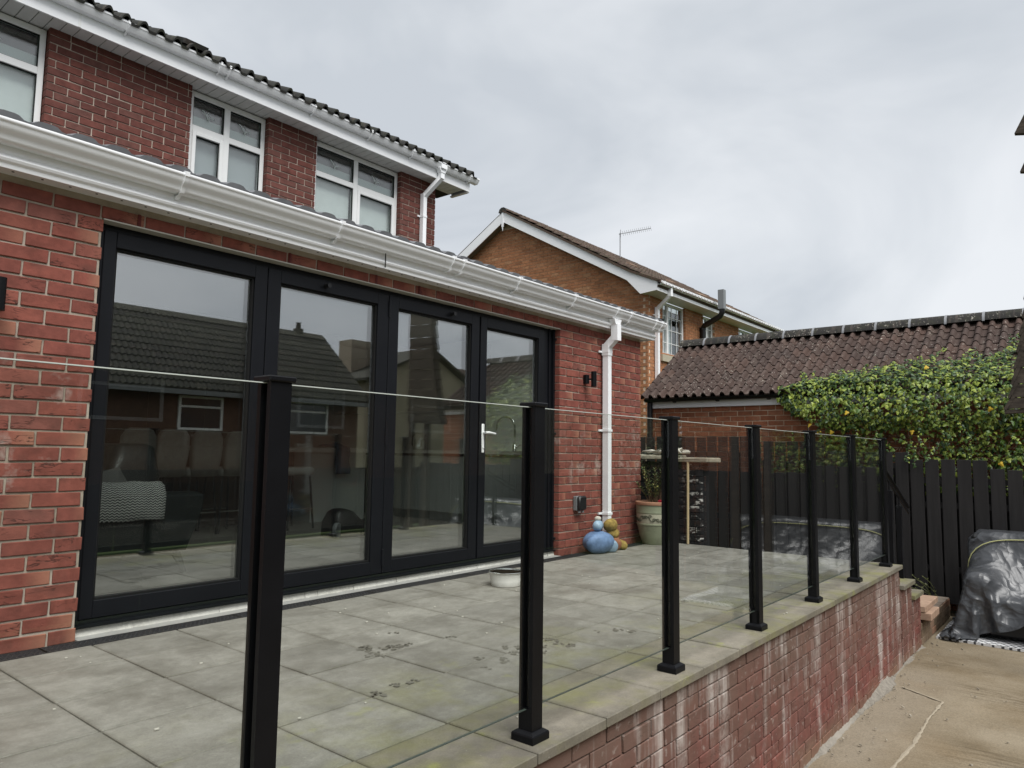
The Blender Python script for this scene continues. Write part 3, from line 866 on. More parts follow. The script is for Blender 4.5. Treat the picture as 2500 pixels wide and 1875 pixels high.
# ------------------------------------------------------------------ main house, upper storey
hs = empty('main_house', (-1.5, 7, 0), 'two storey red brick house with white upstairs windows and dark tiled roof', 'building')
HY, SZ, HX1 = 3.27, 4.79, 1.465
WIN = [(-5.30, -3.49), (-2.150, -1.236), (-.577, .80)]
w = MB()
pier = [(-7, WIN[0][0]), (WIN[0][1], WIN[1][0]), (WIN[1][1], WIN[2][0]), (WIN[2][1], HX1)]
for a, b in pier: w.box(a + .006, b - .006, HY + .008, HY + .1, 2.7, SZ)
for a, b in WIN: w.box(a - .006, b + .006, HY + .008, HY + .1, 2.7, 3.36)
w.box(HX1 - .1, HX1 - .005, HY + .1, 11, 2.2, SZ + .02); w.box(-7, HX1 - .1, 10.9, 11, -.1, SZ)
hw = w.build('upper_wall', M_MORT_UP, hs)
st = MB()
lay(hw, HY, 'Y', SZ - .075 * 27 + .01, 26, pier, M_BRICK_UP, keep=lambda p: p[2] > 3.36 and p[0] > -3.6, stuff=st, phase=-.05)
lay(hw, HY, 'Y', SZ - .075 + .01, 1, pier, M_BRICK_UP, stuff=None, phase=.06)
for c in range(33):
    z = 2.3 + c * .075; y = HY + .1 + (.11 if c % 2 else 0)
    while y < 10.8:
        st.cur = random.random() * .98 + .01
        st.box(HX1 - .1, HX1, y + .005, y + .22, z, z + .065); y += .225
st.build('brick_run', M_BRICK_UP, hw, kind='stuff')
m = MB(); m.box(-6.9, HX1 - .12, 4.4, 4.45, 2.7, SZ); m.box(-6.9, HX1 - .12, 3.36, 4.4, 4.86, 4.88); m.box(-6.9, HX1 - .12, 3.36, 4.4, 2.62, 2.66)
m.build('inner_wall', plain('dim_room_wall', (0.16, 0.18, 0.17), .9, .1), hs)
M_BLIND = plain('pale_blind', (0.74, 0.76, 0.75), 0.85, 0.1, var=0.06, sc=9)
M_BLIND2 = plain('grey_blind', (0.42, 0.44, 0.46), 0.85, 0.1, var=0.03, sc=2)
M_NET = plain('net_curtain', (0.50, 0.58, 0.56), 0.9, 0.1)
M_MOTIF = plain('etched_glass_motif', (0.62, 0.68, 0.66), 0.6, 0.3)
WY = 3.335
def window(x0, x1, z0, z1, mull, low, blind):
    wr = empty('window', ((x0 + x1) / 2, WY, z0)); wr.parent = hs; wr.location = Vector(((x0 + x1) / 2, WY, z0)) - WL[hs.name]
    fr = MB(); t = .05
    fr.cbox(x0, x0 + t, WY, WY + .06, z0, z1, .004); fr.cbox(x1 - t, x1, WY, WY + .06, z0, z1, .004)
    fr.cbox(x0 + t, x1 - t, WY, WY + .06, z1 - .06, z1, .004); fr.cbox(x0 + t, x1 - t, WY, WY + .06, z0, z0 + .06, .004)
    tz0, tz1 = 4.335, 4.405
    fr.cbox(mull - .034, mull + .034, WY - .003, WY + .057, z0 + .06, z1 - .06, .004)
    fr.cbox(x0 + t, mull - .034, WY - .002, WY + .057, tz0, tz1, .004); fr.cbox(mull + .034, x1 - t, WY - .002, WY + .057, tz0, tz1, .004)
    fr.build('frame', M_PVC2, wr)
    for side, (a, b) in enumerate(((x0 + t, mull - .034), (mull + .034, x1 - t))):
        sa, sb, sz0, sz1 = a, b, z0 + .06, tz0
        if low[side]:
            s = MB(); q = .042
            s.cbox(sa, sa + q, WY - .012, WY + .05, sz0, sz1, .004); s.cbox(sb - q, sb, WY - .012, WY + .05, sz0, sz1, .004)
            s.cbox(sa + q, sb - q, WY - .012, WY + .05, sz1 - q, sz1, .004); s.cbox(sa + q, sb - q, WY - .012, WY + .05, sz0, sz0 + q, .004)
            s.build('sash', M_PVC2, wr); sa += q; sb -= q; sz1 -= q; sz0 += q
        for (pa, pb, c, d) in ((sa, sb, sz0, sz1), (a, b, tz1, z1 - .06)):
            p = MB(); p.box(pa, pb, WY + .03, WY + .05, c, d); p.build('pane', M_GLASS_W, wr)
            e = MB()
            for (u, v_, k, l) in ((pa, pa + .006, c, d), (pb - .006, pb, c, d), (pa, pb, c, c + .006), (pa, pb, d - .01, d)): e.box(u, v_, WY + .01, WY + .028, k, l)
            e.build('seal', M_RUBBER, wr)
        bl = MB(); bl.box(a - .01, b + .01, WY + .10, WY + .105, z0 + .02, 4.36); bl.build('blind', blind, wr)
        nt_ = MB(); nt_.box(a - .01, b + .01, WY + .085, WY + .088, 4.36, tz1 + .135); nt_.build('net_curtain', M_NET, wr)
        mo = MB(); cx = (a + b) / 2; cz = tz1 + .15; k = .7
        def pth(P, r=.005): mo.tube([(cx + x * k, WY + .026, cz + z * k) for x, z in P], r, 6)
        pth([(-.105, .075), (-.075, .07), (-.045, .03), (.0, -.045), (.02, -.075)], .006)
        pth([(.0, -.045), (.03, -.01), (.065, .0), (.105, -.02)], .006)
        pth([(-.012, -.03), (-.03, .03), (-.005, .075), (.03, .02), (.012, -.02)], .0035)
        mo.build('etched_motif', M_MOTIF, wr, smooth='all')
    return wr
window(-5.295, -3.497, 3.37, 4.775, -4.3, (0, 0), M_BLIND)
window(-2.145, -1.241, 3.37, 4.775, -1.708, (1, 0), M_BLIND2)
window(-.572, .795, 3.37, 4.775, .082, (0, 1), M_BLIND)
# eaves
UY = 3.05
HE = 1.93
m = MB(); bw_ = .112
sbm = MB(); sbm.cbox(.003, bw_ - .003, 0, .33, 0, .01, .002); sm_ = sbm.mesh('soffit_board', M_SOFFIT)
k = 0
while -7 + k * bw_ < HX1 + .36:
    put('soffit_board', sm_, (-7 + k * bw_, UY - .005, SZ), hs); k += 1
m = MB(); m.box(-7, HE - .05, UY, HY + .4, SZ + .012, SZ + .03); m.build('soffit_backing', M_RUBBER, hs)
m = MB(); m.prism([(UY, SZ - .016), (UY - .018, SZ - .016), (UY - .018, SZ + .19), (UY, SZ + .19)], -7, HE)
m.box(HE - .02, HE, UY, UY + .34, SZ - .03, SZ + .17); m.box(HE - .045, HE - .02, UY, UY + .34, SZ - .03, SZ - .012)
f2 = m.build('fascia', M_PVC, hs)
m = MB(); m.box(-3.345, -3.322, UY - .0215, UY - .018, SZ - .014, SZ + .15); m.build('fascia_joint_cover', M_PVC2, f2)
UG = SZ + .115; UGY = UY - .02
def sq_gutter(yb, zb): return [(yb - a, zb + b) for a, b in [(0, .0), (.062, 0), (.085, .03), (.094, .052), (.102, .056), (.102, .074), (.094, .074), (.094, .062), (.086, .056), (.078, .034), (.058, .006), (0, .006)]]
m = MB(); m.prism(sq_gutter(UGY, UG), -7, 2.02)
g2 = m.build('gutter', M_PVC, hs, smooth=True)
m = MB(); m.prism([(UGY - a, UG + b) for a, b in [(0, -.002), (.064, -.002), (.088, .03), (.104, .054), (.104, .076), (0, .076)]], 2.02, 2.03); m.build('end_cap', M_PVC, g2)
def sq_bracket(x, wdt=.02):
    mb = MB()
    o = [(0, -.010), (.067, -.010), (.094, .024), (.103, .046), (.111, .05), (.112, .084), (.085, .086)]
    i = [(.085, .077), (.103, .075), (.103, .055), (.096, .052), (.086, .03), (.062, .0), (0, 0)]
    mb.prism([(UGY - a, UG + b) for a, b in o + i], x - wdt / 2, x + wdt / 2)
    mb.prism([(UGY, UG - .035), (UGY - .01, UG - .035), (UGY - .05, UG - .004), (UGY, UG - .004)], x - wdt / 2, x + wdt / 2)
    return mb
for x in (-5.0, -4.0, -2.95, -2.02, -1.92, -.85, .0, .72, 1.85): sq_bracket(x).build('gutter_bracket', M_PVC, g2, smooth=True)
OX = 1.29
m = MB(); m.box(OX - .055, OX + .055, UGY - .108, UGY - .002, UG - .004, UG + .082); m.prism([(OX - .075, UG), (OX + .075, UG), (OX + .037, UG - .06), (OX - .037, UG - .06)], UGY - .085, UGY - .01, 'Y'); m.box(OX - .034, OX + .034, UGY - .078, UGY - .012, UG - .14, UG - .055)
p2 = m.build('downpipe', M_PVC, hs)
DX = 1.19
m = MB(); m.bar((OX, UGY - .045, UG - .12), (DX, 3.225, 4.53), .062, .062, up=(1, 0, 0)); m.build('offset_pipe', M_PVC, p2)
m = MB(); m.box(DX - .033, DX + .033, 3.19, 3.256, 2.9, 4.57); m.build('pipe_length', M_PVC, p2)
m = MB(); m.box(DX - .038, DX + .038, 3.185, 3.262, 4.23, 4.26); m.box(DX - .075, DX + .05, 3.255, 3.268, 4.235, 4.255); m.build('pipe_clip', M_PVC, p2)
# roof
t2 = math.radians(26)
RYE, RZE = UGY - .06, UG + .075
def r2pt(s, x, h=0): return (x, RYE + s * math.cos(t2) - h * math.sin(t2), RZE + s * math.sin(t2) + h * math.cos(t2))
m = MB(); m.prism([(p[1], p[2]) for p in (r2pt(.0, 0, -.01), r2pt(4.9, 0, -.01), (0, RYE + 9.2, RZE), (0, RYE + 9.2, RZE - .1), (0, RYE + .1, RZE - .1))], -7.2, 1.93)
rf2 = m.build('roof', M_TILE_MAIN, hs)
def roll_prof(n=2, base=.0, rh=.036, flat=.42, ex=.8):
    out = []
    for k in range(n):
        a = k / n; w_ = 1 / n
        for j in range(7):
            u = j / 6
            out.append((a + w_ * (1 - flat) * u, base + rh * math.sin(math.pi * u) ** ex))
        out.append((a + w_ * (1 - flat * .5), base - .003))
    out.append((1.0 - .002, base))
    return out
tm = tile_mesh('roof_tile', M_TILE_MAIN, .32, .38, roll_prof(2, 0, .062), .026)
for r_ in range(3):
    for k in range(28):
        p = r2pt(r_ * .30 - .05, -7.05 + k * .322, .02)
        put('roof_tile', tm, p, rf2, rot=(t2 - .03, random.uniform(-.006, .006), random.uniform(-.006, .006)))
m = MB()
pt = roll_prof(2, 0, .062); kk = len(pt)
for k in range(28):
    for r_ in range(3, 15):
        p0, p1 = r2pt(r_ * .3 - .02, 0, .022), r2pt(r_ * .3 + .34, 0, .004)
        m.cur = random.random() * .98 + .01
        m.add([(-7.05 + k * .322 + a * .32, p0[1], p0[2] + z) for a, z in pt] + [(-7.05 + k * .322 + a * .32, p1[1], p1[2] + z) for a, z in pt], [[i, i + 1, kk + i + 1, kk + i] for i in range(kk - 1)])
m.build('upper_tile_field', M_TILE_MAIN, rf2, kind='stuff')
p = r2pt(.02, 0, .06)
m = MB(); m.obox((-2.28, p[1] + .1, p[2] + .07), (1, 0, 0), (0, math.cos(t2), math.sin(t2)), (0, -math.sin(t2), math.cos(t2)), .12, .12, .025)
m.build('slipped_tile', M_TILE_MAIN, rf2)
# ------------------------------------------------------------------ neighbouring house
nb = empty('neighbour_house', (11, 7, GZ), 'orange brick gabled house next door with white bargeboards', 'building')
NX, NY, NE = 8.1, 3.46, 15.4
def gable_top(y):   # underside of roof at the gable wall
    return 4.62 + (min(y, 14.9 - y) - 3.46) * .576
w = MB()
pf = [(NY + .02, GZ), (11.4, GZ), (11.4, gable_top(11.4)), (7.43, gable_top(7.43)), (NY + .02, gable_top(NY))]
w.prism([(a, b) for a, b in pf], NX + .01, NX + .2)
NW = [(8.775, 9.93, 3.17), (10.90, 11.58, 2.9), (13.15, 14.3, 3.2)]
px = NX
for (a, b, z) in NW:
    w.box(px + .012, a, NY + .01, NY + .2, GZ, 4.40); w.box(a, b, NY + .01, NY + .2, GZ, z); px = b
w.box(px, NE - .2, NY + .01, NY + .2, GZ, 4.40)
nw = w.build('wall', M_MORT_OR, nb)
st = MB()
for c in range(72):
    z = 1.2 + c * .075
    y = NY + (.1125 if c % 2 else 0)
    while y < 11.2:
        y0, y1 = y + .005, min(y + .22, 11.3)
        if z + .07 < gable_top((y0 + y1) / 2) + .05:
            st.cur = random.random() * .98 + .01; st.box(NX, NX + .06, y0, y1, z, z + .065)
        y += .225
    x = NX + (0 if c % 2 else .1125)
    while x < NE - .3 and z < 4.36:
        x0, x1 = x + .005, x + .22
        segs = [(x0, x1)]
        for (a, b, wz) in NW:
            if z > wz - .02:
                segs = [q for s in segs for q in ([(s[0], min(s[1], a)), (max(s[0], b), s[1])])]
        for s in segs:
            if s[1] - s[0] > .03: st.cur = random.random() * .98 + .01; st.box(s[0], s[1], NY, NY + .06, z, z + .065)
        x += .225
st.build('brick_run', M_BRICK_NB, nw, kind='stuff')
# verge boards, soffits
m = MB()
BX = 7.88
def slope(y): return 4.90 + (y - 3.78) * .576
m.prism([(7.41, slope(7.41) - .0), (3.78, 4.90), (3.11, 4.605), (3.11, 4.425), (3.52, 4.39), (3.85, 4.735), (7.41, slope(7.41) - .26)], BX, BX + .02)
m.build('bargeboard', M_PVC, nb)
m = MB(); m.prism([(7.413, slope(7.41)), (11.75, slope(7.41) - 4.34 * .576), (11.75, slope(7.41) - 4.34 * .576 - .26), (7.413, slope(7.41) - .26)], BX, BX + .02)
m.build('bargeboard', M_PVC, nb)
m = MB(); m.box(BX - .02, BX, 7.38, 7.44, 6.6, 6.97); m.prism([(7.39, 6.6), (7.43, 6.6), (7.41, 6.5)], BX - .016, BX); m.build('finial', M_PVC, nb)
m = MB(); m.prism([(7.41, slope(7.41) - .23), (11.7, slope(7.41) - 4.29 * .576 - .23), (11.7, slope(7.41) - 4.29 * .576 - .20), (7.41, slope(7.41) - .2), (3.85, 4.77), (3.85, 4.74)], BX + .02, NX + .05)
m.build('verge_soffit', M_SOFFIT_BR, nb)
m = MB(); m.prism([(3.12, 4.42), (NY + .05, 4.40), (NY + .05, 4.42), (3.12, 4.44)], BX + .02, NE); m.build('eaves_soffit', M_SOFFIT, nb)
m = MB(); m.box(BX + .02, NE, 3.10, 3.12, 4.41, 4.58); m.build('fascia', M_PVC, nb)
m = MB(); m.prism([(3.10 - a, 4.53 + b) for a, b in [(0, 0), (.07, 0), (.1, .03), (.105, .08), (.098, .08), (.09, .034), (.066, .006), (0, .006)]], 7.86, NE); ng = m.build('gutter', M_PVC, nb)
for k in range(9):
    m = MB(); m.prism([(3.10 - a, 4.53 + b) for a, b in [(0, -.005), (.074, -.006), (.106, .028), (.112, .086), (.09, .086), (.09, .08), (.105, .08), (.099, .032), (.07, .0), (0, .0)]], 8.0 + k * .85, 8.03 + k * .85); m.build('gutter_bracket', M_PVC, ng)
m = MB(); m.box(8.33, 8.41, 3.02, 3.1, 4.36, 4.53); m.bar((8.37, 3.06, 4.38), (8.42, 3.40, 4.13), .07, .07, up=(1, 0, 0)); m.box(8.38, 8.46, 3.36, 3.44, 1.5, 4.17)
npipe = m.build('downpipe', M_PVC, nb)
m = MB(); m.box(8.375, 8.465, 3.355, 3.445, 3.98, 4.01); m.box(8.32, 8.5, 3.43, 3.455, 3.985, 4.005); m.build('pipe_clip', M_PVC, npipe)
# roof: front slope, back slope, ridge
NT = math.atan(.576)
def npt(s, x, h=0): return (x, 3.05 + s * math.cos(NT) - h * math.sin(NT), 4.545 + s * math.sin(NT) + h * math.cos(NT))
m = MB(); a, b = npt(0, 0, -.04), npt(5.05, 0, -.04)
m.prism([(3.05, 4.52), (7.41, 7.02), (11.8, 4.5), (11.8, 4.44), (7.41, 6.94), (3.1, 4.48)], BX + .005, NE + .1)
nr = m.build('roof', M_TILE_NB, nb)
m = MB()
tp = roll_prof(2, 0, .045); kk = len(tp)
for k in range(24):
    for r_ in range(17):
        p0, p1 = npt(r_ * .295 - .04, 0, .035), npt(r_ * .295 + .30, 0, .008)
        m.cur = random.random() * .98 + .01
        x0 = BX - .03 + k * .32; dz = random.uniform(-.006, .006)
        m.add([(x0 + a * .32, p0[1], p0[2] + z + dz) for a, z in tp] + [(x0 + a * .32, p1[1], p1[2] + z + dz) for a, z in tp] + [(x0 + a * .32, p0[1], p0[2] + z - .025) for a, z in tp],
              [[i, i + 1, kk + i + 1, kk + i] for i in range(kk - 1)] + [[2 * kk + i, 2 * kk + i + 1, i + 1, i] for i in range(kk - 1)])
m.build('roof_tile_run', M_TILE_NB, nr, kind='stuff', smooth=True)
for k in range(17):
    m = MB(); x0 = BX - .03 + k * .45
    m.prism([(7.41 - .13, 6.98), (7.41 - .1, 7.06), (7.41 - .04, 7.10), (7.41 + .04, 7.10), (7.41 + .1, 7.06), (7.41 + .13, 6.98)], x0, x0 + .44); m.build('ridge_tile', M_TILE_RIDGE, nr, smooth=True)
for (x, s) in ((10.6, 1.3), (11.3, .8), (12.1, 1.1), (9.4, 1.8), (12.6, .5)):
    p = npt(s, x, .07); m = MB(); m.obox(p, (1, 0, 0), (0, math.cos(NT), math.sin(NT)), (0, -math.sin(NT), math.cos(NT)), .17, .09, .02); m.build('loose_tile', M_BROWNSLAB, nr)
m = MB(); m.prism([(3.12, 4.61), (3.78, 4.902), (7.41, slope(7.41) + .002), (7.41, slope(7.41) + .05), (3.72, 4.93), (3.0, 4.62)], BX - .035, BX - .012); m.build('verge_mortar', M_TILE_NB, nr)
def nwindow(x0, x1, z0, z1, cols, bars, blind=True):
    wr = empty('window', ((x0 + x1) / 2, NY + .06, z0)); wr.parent = nb; wr.location = Vector(((x0 + x1) / 2, NY + .06, z0)) - WL[nb.name]
    y = NY + .06
    f = MB(); t = .06
    f.box(x0, x0 + t, y, y + .05, z0, z1); f.box(x1 - t, x1, y, y + .05, z0, z1); f.box(x0 + t, x1 - t, y, y + .05, z0, z0 + t); f.box(x0 + t, x1 - t, y, y + .05, z1 - t, z1)
    for c in cols: f.box(c - .04, c + .04, y - .004, y + .05, z0 + t, z1 - t)
    f.build('frame', M_PVC2, wr)
    g = MB(); g.box(x0 + t, x1 - t, y + .03, y + .04, z0 + t, z1 - t); g.build('pane', M_GLASS_W, wr)
    b_ = MB()
    for xb in bars: b_.box(xb - .008, xb + .008, y + .015, y + .028, z0 + t, z1 - t)
    nzb = int((z1 - z0) / .35)
    for k in range(1, nzb + 1): zz = z0 + (z1 - z0) * k / (nzb + 1); b_.box(x0 + t, x1 - t, y + .013, y + .027, zz - .008, zz + .008)
    b_.build('glazing_bar', M_PVC2, wr)
    if blind:
        c_ = MB(); c_.box(x0 + .02, x0 + (x1 - x0) * .62, y + .11, y + .12, z0, z1 - .12); c_.build('curtain', plain('pale_curtain', (0.6, 0.65, 0.68), .9, .1), wr)
nwindow(8.78, 9.925, 3.18, 4.39, (9.13,), (8.96, 9.36, 9.62))
nwindow(10.905, 11.575, 2.92, 4.39, (11.24,), (11.05, 11.4))
nwindow(13.155, 14.295, 3.22, 4.39, (13.7,), (13.4, 14.0), False)
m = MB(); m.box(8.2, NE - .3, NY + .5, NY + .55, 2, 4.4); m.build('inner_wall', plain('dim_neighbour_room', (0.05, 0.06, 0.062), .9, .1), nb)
m = MB(); m.box(8.68, 10.0, NY - .05, NY + .1, 3.02, 3.17); m.build('window_sill', plain('stone_sill', (0.42, 0.38, 0.29), .8, .2, var=.1), nb)
fl = MB(); fl.tube([(10.73, NY - .07, 3.1), (10.73, NY - .07, 4.02), (10.70, 3.33, 4.09), (10.52, 2.86, 4.24), (10.50, 2.80, 4.32), (10.50, 2.80, 4.44)], .068, 12)
fp = fl.build('flue_pipe', M_BLACKPL, nb, smooth=True)
m = MB(); m.box(10.43, 10.57, 2.73, 2.87, 4.40, 4.86); m.build('flue_terminal', M_GREYPL, fp)
for z, y in ((3.75, NY - .07), (4.02, NY - .07)):
    m = MB(); m.tube([(10.73, y, z - .03), (10.73, y, z + .03)], .078, 12); m.build('flue_collar', M_BLACKPL, fp)
# aerial on the ridge behind
ae = empty('tv_aerial', (12.06, 6.5, 6.55), 'thin silver television aerial on the neighbouring roof', 'aerial')
m = MB(); m.tube([(12.06, 6.5, 6.45), (12.06, 6.5, 7.32)], .014, 6); m.build('mast', M_LEAD, ae)
a0, a1 = Vector((12.0, 6.5, 7.27)), Vector((13.15, 6.1, 7.66))
m = MB(); m.tube([a0, a1], .011, 6); bm = m.build('boom', M_LEAD, ae)
m = MB()
for k in range(15):
    p = a0.lerp(a1, .12 + k * .063); m.tube([p + Vector((0, -.02, -.075)), p + Vector((0, .02, .075))], .005, 4)
m.tube([(12.08, 6.5, 7.15), (12.08, 6.5, 7.42)], .006, 4); m.tube([(12.02, 6.46, 7.17), (12.02, 6.46, 7.40)], .006, 4)
m.build('element', M_LEAD, ae)

# ------------------------------------------------------------------ garage behind the fence
ga = empty('garage', (6, -1, GZ), 'brick garage with brown roll tiled roof behind the black fence', 'building')
GX, GY0, GY1 = 4.72, 1.62, -6.0
w = MB(); w.box(GX + .008, GX + .2, GY1, GY0, GZ, 1.74); w.box(GX + .2, 7.3, GY0 - .1, GY0 - .006, GZ, 1.7)
w.prism([(GX + .2, 1.70), (7.3, 1.70), (6.05, 2.72)], GY0 - .1, GY0 - .006, 'Y'); w.box(7.2, 7.3, GY1, GY0, GZ, 1.7)
gw = w.build('wall', M_MORT_OR, ga)
st = MB()
lay(gw, GX, 'X', 1.69 - 35 * .075, 35, [(-GY0, -GY1)], M_BRICK_OR, keep=lambda p: p[2] > 1.0 and -1.55 < p[1] < 1.7, stuff=st, phase=-.03)
st.build('brick_run', M_BRICK_OR, gw, kind='stuff')
m = MB(); m.box(GX - .035, GX - .004, GY1, GY0 - .04, 1.69, 1.83); m.build('fascia', M_PVC, ga)
m = MB(); hr = [(GX - .04 - .055 + .055 * math.cos(math.radians(a)), 1.835 + .055 * math.sin(math.radians(a))) for a in range(180, 361, 20)]
m.prism(hr + [(x + (.004 if x < GX - .095 else -.004), z + .004) for x, z in hr[::-1]], GY1, GY0 - .01, 'Y')
gg = m.build('gutter', M_BLACKPL, ga, smooth=True)
for y in (1.12, .42, -.35):
    m = MB(); m.prism([(GX - .04, 1.77), (GX - .07, 1.765), (GX - .1, 1.775), (GX - .1, 1.785), (GX - .04, 1.79)], y - .02, y + .02, 'Y'); m.build('gutter_bracket', M_BLACKPL, gg)
m = MB(); m.tube([(GX - .05, GY0 - .06, 1.80), (GX - .05, GY0 - .06, GZ)], .045, 12); m.build('downpipe', M_BLACKPL, ga, smooth=True)
EVX, EVZ, RGX, RGZ = 4.55, 1.845, 6.055, 2.845
gt = math.atan2(RGZ - EVZ, RGX - EVX)
def gpt(s, y, h=0): return (EVX + s * math.cos(gt) - h * math.sin(gt), y, EVZ + s * math.sin(gt) + h * math.cos(gt))
SL = math.hypot(RGX - EVX, RGZ - EVZ)
m = MB()
m.prism([(EVX + .04, EVZ - .02), (RGX, RGZ - .02), (7.6, EVZ - .02), (7.6, EVZ - .06), (RGX, RGZ - .1), (EVX + .06, EVZ - .06)], GY1, GY0 + .005, 'Y')
gr = m.build('roof', M_TILE_G, ga)
tg = tile_mesh('roof_tile', M_TILE_G, .294, .27, roll_prof(2, 0, .055, .42, .55), .022)
rows = 8; gauge = SL / rows - .004
ti = 0
for r_ in range(rows):
    for k in range(17):
        y = GY0 + .035 - k * .294
        if y < -3.6: break
        p = gpt(r_ * gauge - .02, y, .014)
        # local x -> -Y, local y -> up slope
        R_ = Matrix((Vector((0, -1, 0)), Vector((math.cos(gt - .06), 0, math.sin(gt - .06))), Vector((-math.sin(gt - .06), 0, math.cos(gt - .06))))).transposed()
        R_ = R_ @ Matrix.Rotation(random.uniform(-.008, .008), 3, 'Z')
        put('roof_tile', tg, (p[0], p[1], p[2] + random.uniform(-.002, .002)), gr, rot=R_.to_euler())
m = MB()
pt = roll_prof(2, 0, .055, .42, .55); kk = len(pt)
for r_ in range(rows):
    for k in range(17, 26):
        y = GY0 + .035 - k * .294; p0, p1 = gpt(r_ * gauge - .015, 0, .02), gpt(r_ * gauge + .25, 0, .004)
        m.cur = random.random() * .98 + .01
        m.add([(p0[0], y - a * .294, p0[2] + z) for a, z in pt] + [(p1[0], y - a * .294, p1[2] + z) for a, z in pt], [[i, i + 1, kk + i + 1, kk + i] for i in range(kk - 1)])
m.build('far_tile_field', M_TILE_G, gr, kind='stuff')
rp = [(-.14, -.055), (-.115, .01), (-.07, .055), (-.02, .075), (.02, .075), (.07, .055), (.115, .01), (.14, -.055)]
for k in range(17):
    y1 = GY0 + .03 - k * .45; m = MB()
    q = [(RGX + a, RGZ + .055 + b) for a, b in rp]; q2 = [(RGX + a * .85, RGZ + .05 + b * .85) for a, b in rp[::-1]]
    m.prism(q + q2, y1 - .445, y1, 'Y'); m.build('ridge_tile', M_TILE_RIDGE, gr, smooth=True)
    m = MB(); q = [(RGX + a * 1.05, RGZ + .0565 + b * 1.05) for a, b in rp]; m.prism(q + [(x, z - .012) for x, z in q[::-1]], y1 - .462, y1 - .43, 'Y'); m.build('ridge_clip', M_LEAD, gr, smooth=True)
m = MB()
for k in range(30):
    p0, p1 = gpt(k * SL / 30, GY0 + .02, .0), gpt((k + 1) * SL / 30, GY0 + .02, .0)
    m.bar(p0, p1, .05, .03 + random.uniform(0, .012))
m.build('verge_mortar', M_TILE_NB, gr)

# ------------------------------------------------------------------ fence
fe = empty('fence', (4.36, -1.5, -.72), 'black stained vertical board fence stepping down in front of the garage', 'fence')
FX = 4.35
bmz = {}
yk = -2.167 + 24 * .1645
kb = 0
while yk > -6.2:
    yc = yk - .0823
    top = 1.225 if yc > -.155 else 1.152 if yc > -1.228 else 1.031 if yc > -2.17 else .943 if yc > -3.0 else .840 if yc > -3.9 else .74
    bot = -.74 if yc > -2.6 else -.86
    mb = MB(); hw_ = .0708
    jz = random.uniform(-.006, .006)
    mb.cbox(-.010, .010, -hw_, hw_, bot, top + jz, .003, .0012)
    put('board', mb.mesh('board', M_FENCE), (FX + random.uniform(-.002, .002), yc + random.uniform(-.003, .003), 0), fe, rot=(random.uniform(-.006, .006), random.uniform(-.004, .004), random.uniform(-.02, .02)))
    yk -= .1645
yk = -2.167 + 24 * .1645
while yk > -6.2:
    top = .98 if yk > -.155 else .90 if yk > -1.228 else .84 if yk > -2.17 else .73 if yk > -3.0 else .68
    mb = MB(); mb.cbox(-.009, .009, -.06, .06, -.74 if yk > -2.6 else -.86, top, .003, .001)
    put('back_board', mb.mesh('back_board', M_FENCE), (FX + .15, yk, 0), fe)
    yk -= .1645
for (y0, y1, zs_) in ((1.78, -.155, (.97, .1)), (-.155, -2.17, (.86, .1)), (-2.17, -6.2, (.69, .40, -.35))):
    for z in zs_:
        m = MB(); m.cbox(FX + .013, FX + .055, y1, y0, z - .035, z + .035, .004); m.build('rail', M_FENCE, fe)
for y in (-.16, -2.17, -4.2):
    m = MB(); m.cbox(FX + .06, FX + .13, y - .04, y + .04, -.86, .6, .004); m.build('fence_post', M_FENCE, fe)
m = MB(); m.box(3.35, 4.33, -2.5, -.2, GZ - .02, -.70); tag(m.build('planting_bed', M_SOIL), kind='structure')

# ------------------------------------------------------------------ black painted pier with coping
bp = empty('low_wall_pier', (1.95, -.2, 0), 'black painted flaking brick wall with rough stone coping beyond the pot', 'wall')
m = MB(); m.box(1.762, 2.0, -.614, .6, -.3, .88); bpw = m.build('wall_core', M_MORT_BLK, bp)
lay(bpw, 1.753, 'X', .88 - 13 * .0775, 13, [(-.6, .622)], M_BRICK_BLK, sz=.0775, d=.08)
m = MB()
for (y0, y1, z) in ((-.735, -.33, .882), (-.325, .06, .905), (.065, .6, .91)):
    m.cbox(1.70, 2.06, y0, y1, z, z + .045, .008, .006)
m.build('coping_stone', M_STONECOPE, bp)
m = MB()
for k in range(16):
    a = Vector((1.88 + random.uniform(-.06, .06), -.2 + random.uniform(-.14, .16), .975 + random.uniform(0, .03)))
    m.tube([a, a + Vector((random.uniform(-.05, .05), random.uniform(-.16, .16), random.uniform(0, .04))), a + Vector((random.uniform(-.06, .06), random.uniform(-.22, .22), random.uniform(-.03, .01)))], [.012, .02, .008], 6)
dw = m.build('driftwood', plain('bleached_driftwood', (0.52, 0.49, 0.43), .85, .15, var=.3, sc=18), smooth='all')
tag(dw, 'pale bleached driftwood lying on the rough stone coping', 'driftwood')
m = MB(); m.tube([(1.69, -.505, .004), (1.72, -.50, .9)], .014, 8)
tag(m.build('broom_pole', M_POLE, smooth=True), 'pale bare timber pole leaning on the black painted wall', 'pole')

